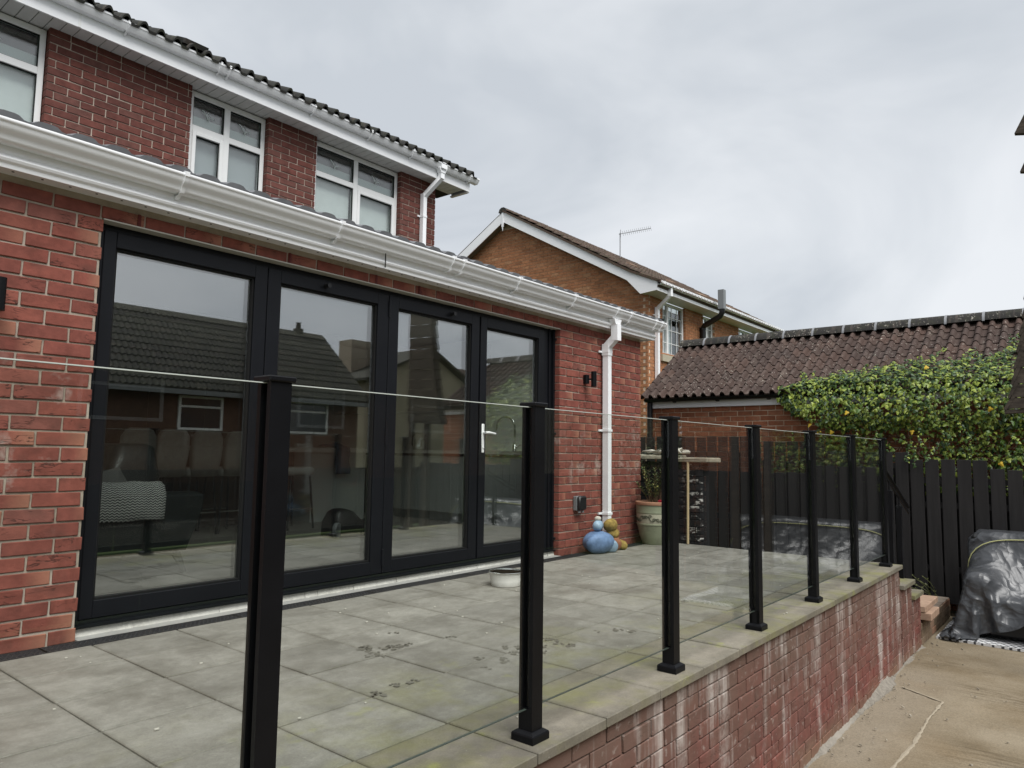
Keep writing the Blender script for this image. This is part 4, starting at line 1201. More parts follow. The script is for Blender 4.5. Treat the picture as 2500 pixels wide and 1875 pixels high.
# ------------------------------------------------------------------ steps beside the patio
sp = empty('garden_steps', (2.4, -2.2, GZ), 'small stepped brick wall with stone copings going down from the patio', 'steps')
for (x0, x1, zt) in ((1.724, 2.19, -.185), (2.192, 2.575, -.337)):
    m = MB(); m.box(x0 + .006, x1 - .012, -2.543, -2.3, GZ - .02, zt - .045); c_ = m.build('step_wall', M_MORT_RET, sp)
    n_ = int((zt - .045 - GZ) / .0713)
    lay(c_, -2.553, 'Y', zt - .045 - n_ * .0713, n_, [(x0 + .002, x1 - .008)], M_BRICK_RET, sz=.0713)
    m = MB(); m.cbox(x0 - (.0 if x0 < 2 else .02), x1 + .006, -2.585, -2.27, zt - .04, zt, .004, .002); m.build('coping_slab', M_COPE, sp)
    m = MB(); m.cbox(x0, x1, -2.268, -1.2, zt - .05, zt - .012, .004); m.build('tread', M_COPE, sp)
    m = MB(); m.box(x0, x1, -2.29, -1.2, GZ - .02, zt - .052); m.build('step_core', M_MORT_RET, sp)
m = MB(); m.cbox(2.60, 3.32, -2.59, -2.18, -.56, -.505, .005, .004); m.build('buff_slab', M_BROWNSLAB, sp)
m = MB(); m.cbox(2.60, 3.05, -2.64, -2.30, -.635, -.565, .005, .004); m.build('buff_slab', M_BROWNSLAB, sp)
m = MB(); m.box(2.58, 4.3, -2.543, -2.42, GZ - .02, -.66); c_ = m.build('planter_wall', M_MORT_RET, sp)
lay(c_, -2.553, 'Y', GZ + .01, 3, [(2.58, 4.3)], brick_mat('mossy_brick', [(0, (0.16, 0.115, 0.075)), (.8, (.22, .16, .11)), (1, (.33, .13, .07))], .3), sz=.0713)
m = MB()
for k in range(900):
    x, y = random.uniform(3.3, 4.3), random.uniform(-2.5, -1.7)
    s_ = random.uniform(.008, .022); a = random.random() * 3.14
    m.obox((x, y, -.695 + random.uniform(0, .015)), (math.cos(a), math.sin(a), random.uniform(-.3, .3)), (-math.sin(a), math.cos(a), 0), (0, 0, 1), s_, s_ * .6, s_ * .25)
tag(m.build('slate_gravel', M_GRAVEL), 'dark slate chippings covering the bed below the fence', 'gravel', kind='stuff')
m = MB(); m.tube([(3.0, -2.12, -.66), (3.6, -2.2, -.655), (4.25, -2.42, -.65)], .02, 6); tag(m.build('bed_edging', M_BLACKPL), 'black plastic edging strip along the gravel bed', 'edging')
hr_ = empty('handrail', (1.79, -2.46, -.18), 'thin black stair handrail on two short posts past the balustrade', 'handrail')
m = MB(); m.bar((1.53, -2.47, .895), (2.62, -2.47, .455), .03, .012); m.bar((1.53, -2.47, .845), (2.62, -2.47, .405), .012, .02); m.build('rail', M_BLACK, hr_)
for x, zt, zb in ((1.80, .66, -.185), (2.18, .50, -.185)):
    m = MB(); m.cbox(x - .024, x + .024, -2.494, -2.446, zb, zt, .003); m.tube([(x, -2.47, zt), (x, -2.47, zt + .09)], .008, 8); m.build('post', M_BLACK, hr_)

# ------------------------------------------------------------------ glass balustrade
ba = empty('glass_balustrade', (-1.5, -2.48, 0), 'frameless glass balustrade with square black posts along the patio edge', 'balustrade')
BY = -2.482
PXs = [-4.668 + 1.03 * k for k in range(-1, 7)]
hp = .0285
def post_prof():
    s = hp; g = .0065; d = .016
    return [(-s, -s), (s, -s), (s, -g * 2), (s - d, -g * 2), (s - d, g * 2), (s, g * 2), (s, s), (-s, s), (-s, g * 2), (-s + d, g * 2), (-s + d, -g * 2), (-s, -g * 2)]
pm = MB(); pm.prism(post_prof(), .03, 1.122, 'Z')
pm.box(-hp, hp, -hp + .001, hp - .001, .03, .105)
pmesh = pm.mesh('post', M_BLACK)
cm = MB(); cm.cbox(-.037, .037, -.037, .037, 1.122, 1.136, .003); cmesh = cm.mesh('post_cap', M_BLACK)
bb = MB()
q0 = [(-.046, -.046), (.046, -.046), (.046, .046), (-.046, .046)]; q1 = [(a * .985, b * .985) for a, b in q0]; q2 = [(a * .68, b * .68) for a, b in q0]
bb.add([(a, b, .0) for a, b in q0] + [(a, b, .021) for a, b in q0] + [(a * .95, b * .95, .026) for a, b in q0] + [(a, b, .034) for a, b in q2],
       [[i + 4 * l, (i + 1) % 4 + 4 * l, (i + 1) % 4 + 4 * (l + 1), i + 4 * (l + 1)] for l in range(3) for i in range(4)] + [[12, 13, 14, 15]])
bmesh_ = bb.mesh('base_cover', M_BLACK)
for x in PXs:
    po = put('post', pmesh, (x, BY, .001), ba)
    put('post_cap', cmesh, (x, BY, .001), po); put('base_cover', bmesh_, (x, BY, .0015), po)
for a, b in zip(PXs[:-1], PXs[1:]):
    x0, x1 = a + hp - .014, b - hp + .014
    m = MB(); m.box(x0, x1, BY - .0045, BY + .0045, .105, 1.119)
    pn = m.build('glass_pane', M_GLASS_B, ba)
    m = MB(); m.box(x0, x1, BY - .0045, BY + .0045, 1.119, 1.1215); m.build('top_edge', M_GLASS_E, pn)
    m = MB(); m.box(x0, x1, BY - .004, BY + .004, .1025, .105); m.build('bottom_edge', plain('glass_edge_dark', (0.06, 0.075, 0.065), .3, .5), pn)
# ------------------------------------------------------------------ things on the patio
bo = empty('dog_bowl', (-1.52, -.615, 0), 'white dog bowl with shiny steel inside standing on the patio slabs', 'bowl')
m = MB(); m.lathe((-1.52, -.615, 0), [(0, .002), (.104, .002), (.107, .006), (.112, .04), (.118, .088), (.122, .094)], 40); m.build('outer_shell', M_WHITE, bo, smooth=True)
m = MB(); m.lathe((-1.52, -.615, 0), [(.122, .094), (.127, .097), (.128, .101), (.124, .1035), (.117, .101), (.112, .08), (.106, .03), (.098, .02), (0, .019)], 40); m.build('steel_liner', M_STEEL, bo, smooth=True)
# blue and yellow ornaments: plain rounded shapes
M_BLUEG = plain('blue_glaze', (0.14, 0.22, 0.37), 0.55, .3, var=.4, sc=13, bump=.3, bs=40)
M_BLUEP = plain('pale_blue_glaze', (0.26, 0.37, 0.48), 0.4, .4, var=.15, sc=14)
M_CREAM = plain('cream_stone', (0.56, 0.53, 0.46), .7, .25, var=.12, sc=12)
M_MUST = plain('mossy_yellow_stone', (0.29, 0.205, 0.062), .85, .15, var=.6, sc=22, bump=.5, bs=45)
M_TERRA = plain('faded_terracotta', (0.27, 0.12, 0.07), .85, .15, var=.3, sc=22)
def pebble(c, rx, ry, rz, mat, parent, name, seed=0, n=20):
    mb = MB(); rr = random.Random(seed)
    A = [(rr.uniform(1, 3), rr.uniform(1, 3), rr.uniform(0, 6)) for _ in range(3)]
    k = 11
    prof = [(math.sin(math.pi * i / k), -math.cos(math.pi * i / k)) for i in range(k + 1)]
    mb.lathe((0, 0, 0), prof, n)
    v2 = []
    for (x, y, z) in mb.v:
        s_ = 1 + .11 * sum(math.sin(a * x * 2 + b * y * 2 + d + z * 1.5) for a, b, d in A) / 2
        v2.append((c[0] + x * rx * s_, c[1] + y * ry * s_, max(c[2] + z * rz * s_, c[2] - rz * .93)))
    mb.v = v2
    return mb.build(name, mat, parent, smooth='all')
bl = empty('blue_ornament', (.44, -.19, 0), 'smooth blue glazed rounded garden ornament on the slabs below the socket', 'ornament')
pebble((.42, -.175, .104), .18, .13, .112, M_BLUEG, bl, 'body', 1, 28)
pebble((.56, -.235, .062), .07, .065, .065, M_BLUEP, bl, 'side_pebble', 2)
pebble((.40, -.18, .262), .06, .05, .052, M_BLUEP, bl, 'top_pebble', 3)
pebble((.40, -.18, .330), .034, .03, .026, M_CREAM, bl, 'cap_pebble', 4)
ye = empty('yellow_ornament', (.73, -.17, 0), 'mossy yellow stacked stone garden ornament beside the downpipe foot', 'ornament')
pebble((.70, -.17, .07), .085, .08, .075, M_TERRA, ye, 'base_stone', 5)
pebble((.70, -.165, .165), .07, .065, .06, M_MUST, ye, 'middle_stone', 6)
pebble((.67, -.16, .25), .078, .072, .066, M_MUST, ye, 'top_stone', 7)
pebble((.79, -.225, .045), .05, .05, .048, M_MUST, ye, 'small_stone', 8)
pebble((.83, -.16, .047), .05, .05, .05, M_MUST, ye, 'small_stone', 9)
# plant pot
pt_ = empty('plant_pot', (1.46, -.235, 0), 'pale green glazed pot with scroll band and leggy evergreen shrub in the corner', 'plant pot')
PC = (1.46, -.235, 0)
M_POT = plain('sage_glaze', (0.255, 0.275, 0.185), .45, .4, var=.12, sc=8)
m = MB(); m.lathe(PC, [(0, .0), (.125, .0), (.135, .012), (.165, .09), (.187, .19), (.192, .21)], 40)
m.lathe(PC, [(.199, .328), (.203, .335), (.203, .345), (.200, .36), (.203, .40), (.203, .42)], 40); m.lathe(PC, [(.192, .208), (.198, .212), (.198, .222), (.192, .226)], 40)
pot = m.build('pot_body', M_POT, pt_, smooth=True)
m = MB(); m.lathe(PC, [(.192, .222), (.197, .25), (.2, .30), (.199, .332)], 40); m.build('band', plain('cream_glaze', (0.40, 0.385, 0.29), .5, .35, var=.1, sc=15), pt_, smooth=True)
m = MB(); m.lathe(PC, [(.203, .418), (.212, .422), (.216, .436), (.213, .452), (.2, .457), (.19, .45), (.186, .41), (0, .405)], 40); m.build('rim', plain('terracotta_rim', (0.36, 0.19, 0.12), .7, .25, var=.2, sc=14), pt_, smooth=True)
m = MB(); m.lathe(PC, [(0, .412), (.185, .411)], 20); m.build('soil', M_SOIL, pt_)
m = MB()
def onband(u, z, r=.2015): a = math.pi + u; return (PC[0] + r * math.cos(a), PC[1] + r * math.sin(a), z)
for k in range(10):
    u0 = k * math.pi / 5 + .2; sgn = 1 if k % 2 else -1
    m.tube([onband(u0 + .30 * t, .278 + sgn * .028 * math.sin(t * math.pi)) for t in np.linspace(-1, 1, 9)], .0035, 5)
    for (cu, cz, dr) in ((.24, .278 + sgn * .012, 1), (-.20, .278 - sgn * .014, -1), (0.02, .278 - sgn * .022, 1)):
        sp_ = [onband(u0 + cu + dr * .11 * (1 - t) * math.cos(t * 9), cz + .022 * (1 - t) * math.sin(t * 9)) for t in np.linspace(0, .92, 14)]
        m.tube(sp_, .0032, 5)
m.build('scroll_relief', plain('dark_scroll', (0.045, 0.05, 0.03), .6, .3), pt_, smooth='all')
def leaf_mat(name, a, b, c=None, rough=0.45):
    t = MT(name, rough, .35)
    r = t.rnd()
    st_ = [(0, a), (.6, b)] + ([(1, c)] if c else [])
    k = t.ramp(r, st_)
    t.col(t.mix(.6, k, t.ramp(t.noise(t.pos(), 60, 2), [(.3, .75), (.7, 1.25)]), 'MULTIPLY'))
    t.b.inputs['Subsurface Weight'].default_value = 0.0
    return t.m
M_SHRUB = leaf_mat('shrub_leaf', (0.035, 0.055, 0.018), (0.075, 0.10, 0.028), (0.23, 0.22, 0.06))
stems = MB(); lv = MB(); rr = random.Random(3)
for k in range(27):
    a = rr.uniform(0, 6.28); b0 = (PC[0] + .1 * rr.random() * math.cos(a), PC[1] + .1 * rr.random() * math.sin(a), .41)
    h = rr.uniform(.16, .46); lean = rr.uniform(.02, .16)
    P = [Vector(b0) + Vector((lean * math.cos(a) * t ** 1.3, lean * math.sin(a) * t ** 1.3, h * t)) for t in np.linspace(0, 1, 7)]
    stems.tube(P, [.005] * 4 + [.004, .003, .002], 5)
    for i in range(26):
        t = .42 + .58 * i / 26
        f_ = t * 6; j = min(int(f_), 5); p = P[j].lerp(P[j + 1], f_ - j)
        an = i * 2.4 + k; d = Vector((math.cos(an), math.sin(an), .75)).normalized(); sd = d.cross(Vector((0, 0, 1))).normalized()
        L_ = .046 * rr.uniform(.7, 1.15); w_ = .0105
        lv.cur = rr.random() * .98 + .01
        lv.add([p, p + d * L_ * .5 + sd * w_, p + d * L_ + Vector((0, 0, -.003)), p + d * L_ * .5 - sd * w_], [[0, 1, 2, 3]])
stems.build('stem', M_STEM, pt_, smooth='all', kind='stuff')
lv.build('foliage', M_SHRUB, pt_, kind='stuff')
m = MB(); m.cbox(1.40, 1.47, -.36, -.30, .41, .475, .006)
for k in range(3): m.tube([(1.42 + k * .015, -.34, .47), (1.43 + k * .012, -.345, .53 + .015 * k), (1.45 + k * .01, -.335, .54), (1.455 + k * .005, -.33, .47)], .003, 5)
tag(m.build('red_ribbon_parcel', plain('red_plastic_parcel', (0.32, 0.012, 0.03), .4, .4)), 'small red wrapped bundle tucked in the green pot', 'bundle')
# wet paw prints: thin damp patches on the paving
M_WET = plain('damp_mark', (0.135, 0.128, 0.105), .45, .3)
wet = MB(); rr = random.Random(11)
def blob(x, y, rx, ry, ang):
    n = 9; pts = []
    for i in range(n):
        a = 2 * math.pi * i / n; r = 1 + rr.uniform(-.25, .25)
        u, v = rx * r * math.cos(a), ry * r * math.sin(a)
        pts.append((x + u * math.cos(ang) - v * math.sin(ang), y + u * math.sin(ang) + v * math.cos(ang), .0028))
    wet.add(pts, [list(range(n))])
def paw(x, y, ang, s_=1.0):
    ca, sa = math.cos(ang), math.sin(ang)
    def at(u, v): return (x + (u * ca - v * sa) * s_, y + (u * sa + v * ca) * s_)
    if rr.random() < .8: blob(*at(0, 0), .019 * s_, .015 * s_, ang)
    for (u, v) in ((.026, -.022), (.036, -.008), (.036, .009), (.026, .023)):
        if rr.random() < .8: blob(*at(u, v), .0095 * s_, .0065 * s_, ang)
for (cx, cy, n, sp_) in ((-3.12, -1.28, 9, .16), (-3.30, -1.30, 4, .1), (-2.92, -1.80, 8, .12), (-2.72, -1.86, 3, .1), (-3.56, -1.78, 4, .12), (-2.58, -1.85, 5, .11), (-2.12, -1.98, 3, .12), (-1.3, -1.9, 3, .12), (-.6, -1.35, 2, .1)):
    for k in range(n): paw(cx + rr.gauss(0, sp_), cy + rr.gauss(0, sp_ * .55), rr.gauss(.6, .5), rr.uniform(.75, 1.15))
tag(wet.build('wet_paw_prints', M_WET, loc=(-2.8, -1.6, 0)), 'dark wet paw prints scattered over the patio slabs', 'paw prints', kind='stuff')
wp = MB(); rr = random.Random(5)
for k in range(70):
    x, y = rr.uniform(-4.6, 1.5), rr.uniform(-2.5, -.3); s_ = rr.uniform(.003, .008)
    wp.obox((x, y, .004), (1, 0, 0), (.3, 1, 0), (0, 0, 1), s_, s_ * .6, .002)
tag(wp.build('grit', plain('pale_grit', (0.5, 0.48, 0.42), .9, .1)), 'tiny pale specks of grit scattered on the patio', 'grit', kind='stuff')

# ------------------------------------------------------------------ rug and covered furniture
def rug_mat():
    t = MT('black_white_rug', .9, .1)
    p = t.n('ShaderNodeSeparateXYZ', Vector=t.pos())
    x, y = p.outputs[0], p.outputs[1]
    def tri(v, f): return t.math('ABSOLUTE', t.math('SUBTRACT', t.math('FRACT', t.math('MULTIPLY', v, f)), .5))
    a = t.math('LESS_THAN', tri(t.math('ADD', x, y), 11), .10)
    b = t.math('LESS_THAN', tri(t.math('SUBTRACT', x, y), 11), .10)
    hatch = t.math('MAXIMUM', a, b)
    zz = t.math('LESS_THAN', tri(t.math('ADD', y, t.math('MULTIPLY', tri(x, 9), .12)), 16), .2)
    stripe = t.math('LESS_THAN', tri(x, 22), .22)
    u = t.math('FRACT', t.math('MULTIPLY', t.math('ADD', y, 10), 1.9))
    sel1 = t.math('GREATER_THAN', u, .42)
    sel2 = t.math('GREATER_THAN', u, .56)
    k = t.math('ADD', t.math('MULTIPLY', t.math('SUBTRACT', 1, sel1), hatch), t.math('ADD', t.math('MULTIPLY', t.math('SUBTRACT', sel1, sel2), stripe), t.math('MULTIPLY', sel2, zz)))
    edge = t.math('LESS_THAN', t.math('ABSOLUTE', t.math('SUBTRACT', u, .42)), .02)
    edge2 = t.math('LESS_THAN', t.math('ABSOLUTE', t.math('SUBTRACT', u, .56)), .02)
    k = t.math('MAXIMUM', k, t.math('MAXIMUM', edge, edge2))
    t.col(t.mix(k, (0.62, 0.62, 0.62), (0.07, 0.07, 0.075)))
    return t.m
m = MB()
cs = [Vector((3.06, -2.60, GZ)), Vector((4.2, -2.60, GZ)), Vector((4.2, -5.2, GZ)), Vector((3.0, -5.2, GZ))]
n_ = 24
vv = []
for j in range(n_ + 1):
    for i in range(n_ + 1):
        p = cs[0].lerp(cs[1], i / n_).lerp(cs[3].lerp(cs[2], i / n_), j / n_)
        vv.append((p.x, p.y, GZ + .022 + .004 * math.sin(p.x * 9 + p.y * 3)))
m.add(vv, [[j * (n_ + 1) + i, (j + 1) * (n_ + 1) + i, (j + 1) * (n_ + 1) + i + 1, j * (n_ + 1) + i + 1] for j in range(n_) for i in range(n_)])
m.add([(3.055, -2.597, GZ + .003), (3.055, -2.597, GZ + .026), (2.995, -5.2, GZ + .026), (2.995, -5.2, GZ + .003)], [[0, 1, 2, 3]])
tag(m.build('outdoor_rug', rug_mat()), 'black and white geometric outdoor rug under the covered furniture', 'rug')
# cloth drape (mass and spring sheet settling over hidden furniture boxes)
BOX = [((3.78, 4.14), (-4.8, -2.83), (GZ, .16)), ((3.26, 4.12), (-3.06, -2.84), (GZ, -.22)), ((3.28, 3.9), (-4.8, -3.0), (GZ, -.47)), ((3.0, 3.45), (-4.6, -3.5), (GZ, -.38))]
def drape():
    h = .034
    X0, X1, Y0, Y1 = 2.80, 5.35, -5.35, -2.06
    nx, ny = int((X1 - X0) / h), int((Y1 - Y0) / h)
    gx, gy = np.meshgrid(np.linspace(X0, X1, nx), np.linspace(Y0, Y1, ny))
    P = np.stack([gx, gy, np.full_like(gx, .30)], -1)
    r_ = np.random.default_rng(4)
    P[..., 2] += .03 * np.sin(gx * 5 + gy * 3) + .02 * r_.standard_normal(gx.shape)
    P[..., 0] = np.where(P[..., 0] > 4.24, 4.24 - .0 * (P[..., 0] - 4.24), P[..., 0])
    back = gx > 4.24
    P[..., 2] = np.where(back, .30 - (gx - 4.24), P[..., 2])
    side = gy > -2.68
    P[..., 1] = np.where(side, -2.68 + .0 * gy, P[..., 1])
    P[..., 2] = np.where(side, np.minimum(P[..., 2], .30 - (gy + 2.68)), P[..., 2])
    Q = P.copy()
    hx, hy = (X1 - X0) / (nx - 1), (Y1 - Y0) / (ny - 1)
    def con(A, B, rest, k, comp=1.0):
        d = B - A
        l = np.sqrt((d * d).sum(-1, keepdims=True)) + 1e-9
        c = (l - rest) / l * .5 * k
        if comp < 1: c = np.where(l < rest, c * comp, c)
        A += d * c; B -= d * c
    dg = math.hypot(hx, hy)
    for it in range(300):
        V = (P - Q) * .965
        Q = P.copy()
        P = P + V
        P[..., 2] -= .0010
        for _ in range(4):
            for o in (0, 1):
                a = P[:, o:-1:2]; b = P[:, o + 1::2]; k_ = min(a.shape[1], b.shape[1]); con(a[:, :k_], b[:, :k_], hx, 1)
                a = P[o:-1:2]; b = P[o + 1::2]; k_ = min(a.shape[0], b.shape[0]); con(a[:k_], b[:k_], hy, 1)
                a = P[o:-1:2, :-1]; b = P[o + 1::2, 1:]; k_ = min(a.shape[0], b.shape[0]); con(a[:k_], b[:k_], dg, .5, .5)
                a = P[o:-1:2, 1:]; b = P[o + 1::2, :-1]; k_ = min(a.shape[0], b.shape[0]); con(a[:k_], b[:k_], dg, .5, .5)
            for o in range(4):
                a = P[:, o:-2:4]; b = P[:, o + 2::4]; k_ = min(a.shape[1], b.shape[1]); con(a[:, :k_], b[:, :k_], 2 * hx, .10, .4)
                a = P[o:-2:4]; b = P[o + 2::4]; k_ = min(a.shape[0], b.shape[0]); con(a[:k_], b[:k_], 2 * hy, .10, .4)
        for (bx, by, bz) in BOX:
            e = .015
            x, y, z = P[..., 0], P[..., 1], P[..., 2]
            ins = (x > bx[0] - e) & (x < bx[1] + e) & (y > by[0] - e) & (y < by[1] + e) & (z < bz[1] + e)
            dd = np.stack([x - (bx[0] - e), (bx[1] + e) - x, y - (by[0] - e), (by[1] + e) - y, (bz[1] + e) - z], -1)
            am = dd.argmin(-1)
            for ax, sg, tgt, code in ((0, -1, bx[0] - e, 0), (0, 1, bx[1] + e, 1), (1, -1, by[0] - e, 2), (1, 1, by[1] + e, 3), (2, 1, bz[1] + e, 4)):
                mk = ins & (am == code)
                P[..., ax] = np.where(mk, tgt, P[..., ax])
                for o_ in range(3): Q[..., o_] = np.where(mk, P[..., o_] - (P[..., o_] - Q[..., o_]) * .35, Q[..., o_])
        P[..., 0] = np.minimum(P[..., 0], 4.30)
        P[..., 1] = np.minimum(P[..., 1], -2.60)
        lowm = P[..., 2] < GZ + .035
        P[..., 2] = np.maximum(P[..., 2], GZ + .035)
        for o_ in range(3): Q[..., o_] = np.where(lowm, P[..., o_] - (P[..., o_] - Q[..., o_]) * .2, Q[..., o_])
    return P, nx, ny
DP, dnx, dny = drape()
cv = empty('covered_furniture', (3.7, -3.4, GZ), 'garden furniture under a crumpled dark grey plastic cover tied with cord', 'furniture cover')
m = MB(); m.add([tuple(p) for p in DP.reshape(-1, 3)], [[j * dnx + i, j * dnx + i + 1, (j + 1) * dnx + i + 1, (j + 1) * dnx + i] for j in range(dny - 1) for i in range(dnx - 1)])
def tarp_mat():
    t = MT('grey_plastic_cover', .34, .6)
    p = t.pos()
    n = t.noise(p, 7, 5, .65, .8)
    t.col(t.mix(n, (0.032, 0.034, 0.038), (0.058, 0.061, 0.066)))
    t.rough(t.ramp(t.noise(p, 5, 3), [(.3, .26), (.7, .44)]))
    wv_ = t.vmath('ADD', p, t.vmath('SCALE', t.n('ShaderNodeTexNoise', Vector=p, Scale=3.0, Detail=2.0).outputs['Color'], .25))
    cr_ = t.math('ADD', t.vor(wv_, 5.5), t.math('MULTIPLY', t.vor(wv_, 13), .35))
    t.bump(cr_, .5, .055)
    return t.m
cover = m.build('plastic_cover', tarp_mat(), cv, smooth='all')
# a cord pulled round the front
ci = int(dnx * .37); pts = []
for j in range(6, dny - 8):
    p = DP[j, ci]; pts.append((p[0] - .012, p[1], p[2] + .012))
m = MB(); m.tube(pts[::2], .006, 6); m.build('cord', plain('yellow_cord', (0.42, 0.42, 0.20), .8, .2), cv, smooth='all')
for (bx, by, bz), nm in zip(BOX, ('sofa_back', 'sofa_arm', 'sofa_seat', 'footstool')):
    m = MB(); m.cbox(bx[0] + .02, bx[1] - .02, by[0] + .02, by[1] - .02, GZ + .05, bz[1] - .02, .03); m.build(nm, M_BLACKPL, cv)

# ------------------------------------------------------------------ ivy on the garage
iv = empty('ivy', (4.55, -2.2, .2), 'dense green and yellow ivy spilling over the garage gutter and wall', 'ivy')
def ivy_leaf(tint, s_):
    mb = MB(); mb.cur = tint
    pts = [(0, 0), (.30, -.10), (.50, .18), (.28, .34), (.26, .62), (0, 1.0), (-.26, .62), (-.28, .34), (-.50, .18), (-.30, -.10)]
    vv = [(x * s_, y * s_, (-.22 * abs(x) - .12 * (y - .4) ** 2) * s_) for x, y in pts] + [(0, .35 * s_, .05 * s_)]
    mb.add(vv, [[i, (i + 1) % 10, 10] for i in range(10)])
    return mb
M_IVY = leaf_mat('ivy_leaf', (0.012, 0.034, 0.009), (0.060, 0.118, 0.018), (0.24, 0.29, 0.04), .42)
t_ = M_IVY.node_tree
M_IVYY = plain('yellow_leaf', (0.50, 0.34, 0.03), .5, .3, var=.2, sc=30)
rr = random.Random(21)
def roofmax(y): return max(0.0, min(1.0, np.interp(-y, [.55, .9, 1.4, 2.2, 2.9, 3.3, 5.0], [0, .12, .30, .48, .60, .86, 1.0]) * (1 + .22 * math.sin(13 * y) + .16 * math.sin(29 * y + 1) + .1 * math.sin(61 * y))))
def ivy_site():
    """a random place on the ivy's skin: point, outward normal, weight of lighter leaf tint"""
    while True:
        y = -.5 - 4.2 * rr.random()
        reg = rr.random()
        edge = min(1, max(0, (-y - .45) / .5))
        if reg < .30:
            s_ = rr.random() ** 1.3 * roofmax(y)
            if s_ <= .0: continue
            p = gpt(s_, y, .05 + .10 * rr.random() * edge)
            return Vector(p), Vector((-.55, rr.uniform(-.3, .3), .85)), .75
        if reg < .62:
            z = 1.95 - .62 * rr.random() ** .9 * (.25 + .75 * edge)
            if y > -1.05 and z < 1.62 - (-y - .5) * .35: continue
            bulge = .30 * edge * math.sin(max(0, min(1, (2.0 - z) / .75)) * math.pi) ** .6
            p = Vector((4.60 - bulge * rr.uniform(.35, 1.0), y, z))
            return p, Vector((-1, rr.uniform(-.5, .5), .45)), .42
        z = .55 + .95 * rr.random()
        if y > -1.15: continue
        bare = math.exp(-((y + 2.15) / .5) ** 2 - ((z - 1.16) / .11) ** 2)
        if rr.random() < bare * .92: continue
        if z < .80 and y > -2.2 and rr.random() < .5: continue
        low = 1 if y < -2.5 else .7
        if rr.random() > low: continue
        p = Vector((4.62 - rr.uniform(.02, .20), y, z))
        return p, Vector((-1, rr.uniform(-.6, .6), .35)), .3
def orient(nrm, droop):
    nrm = (nrm + Vector((rr.uniform(-.5, .5), rr.uniform(-.5, .5), rr.uniform(-.4, .4)))).normalized()
    tip = Vector((rr.uniform(-.5, .5), rr.uniform(-.9, .9), -droop)); tip = (tip - nrm * tip.dot(nrm)).normalized()
    sx_ = tip.cross(nrm).normalized()
    return Matrix((sx_, tip, nrm)).transposed()
fol = MB(); shoots = []
base = ivy_leaf(0, 1.0)
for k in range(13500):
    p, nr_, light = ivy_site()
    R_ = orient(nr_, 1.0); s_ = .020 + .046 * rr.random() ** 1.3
    fol.cur = min(.99, max(.01, rr.gauss(.28 + .42 * light, .20)))  # leaf tint lighter on the roof growth, darker down the wall
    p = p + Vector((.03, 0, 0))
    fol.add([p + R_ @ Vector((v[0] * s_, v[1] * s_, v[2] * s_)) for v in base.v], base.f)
for k in range(46):
    y = rr.uniform(-3.4, -.75); up_ = rr.random() < .6
    if up_: p = Vector(gpt(roofmax(y) * .9, y, .07)); d = Vector((rr.uniform(.3, .8), rr.uniform(-.8, .8), rr.uniform(.25, .6))).normalized()
    else: p = Vector((4.5 - rr.random() * .15, y, rr.uniform(1.1, 1.5))); d = Vector((-.15, rr.uniform(-.5, .8), -1)).normalized()
    P = [p.copy()]
    for i in range(rr.randint(5, 9)):
        d = (d + Vector((rr.uniform(-.15, .15), rr.uniform(-.3, .3), rr.uniform(-.2, .15)))).normalized(); p = p + d * .035; P.append(p.copy())
        for j in range(2):
            R_ = orient(Vector((-1, rr.uniform(-.7, .7), .6)), .8); s_ = rr.uniform(.022, .045); fol.cur = min(.99, max(.01, rr.gauss(.6, .2)))
            q = p + Vector((-.01, rr.uniform(-.02, .02), rr.uniform(-.01, .02)))
            fol.add([q + R_ @ Vector((v[0] * s_, v[1] * s_, v[2] * s_)) for v in base.v], base.f)
    shoots.append(P)
fol.build('foliage', M_IVY, iv, kind='stuff')
lm = [ivy_leaf(min(.99, .06 + i * .105), 1.0).mesh('leaf', M_IVY) for i in range(9)]
for k in range(230):
    p, nr_, light = ivy_site()
    i = int(min(8, max(0, rr.gauss(2.2 + 4.5 * light, 1.8)))); s_ = rr.uniform(.048, .074)
    put('leaf', lm[i], p + Vector((-.05, 0, .01)), iv, rot=orient(nr_, 1.0).to_euler(), scale=(s_,) * 3)
ly = ivy_leaf(0, 1.0).mesh('yellow_leaf', M_IVYY)
for (y, z, x) in ((-.98, 1.40, 4.42), (-1.10, 1.31, 4.45), (-1.26, 1.30, 4.44), (-1.48, 1.55, 4.34), (-2.20, 1.30, 4.42), (-3.05, 1.55, 4.3), (-3.1, .92, 4.36), (-2.35, 2.12, 4.72)):
    put('yellow_leaf', ly, (x, y, z), iv, rot=orient(Vector((-1, 0, .2)), 1).to_euler(), scale=(.06,) * 3)
stm = MB()
for P in shoots: stm.tube(P, .003, 4)
for k in range(110):
    y = rr.uniform(-3.2, -1.0); z = rr.uniform(.75, 1.5)
    p = Vector((4.66 - rr.random() * .05, y, z)); P = [p]; d = Vector((rr.uniform(-.1, 0), rr.uniform(-1, 1), rr.uniform(-.6, 1))).normalized()
    for i in range(6):
        d = (d + Vector((rr.uniform(-.2, .15), rr.uniform(-.5, .5), rr.uniform(-.5, .5)))).normalized(); p = p + d * rr.uniform(.04, .09); p.x = min(4.70, max(4.5, p.x)); P.append(p)
    stm.tube(P, rr.uniform(.003, .007), 5)
for k in range(26):
    y = rr.uniform(-3.3, -1.0); s_ = roofmax(y); P = [Vector(gpt(s_ - .05, y, .06))]
    for i in range(5): P.append(P[-1] + Vector((rr.uniform(-.01, .06), rr.uniform(-.07, .07), rr.uniform(-.02, .05))))
    stm.tube(P, .0035, 5)
stm.build('stem', M_STEM, iv, smooth='all', kind='stuff')
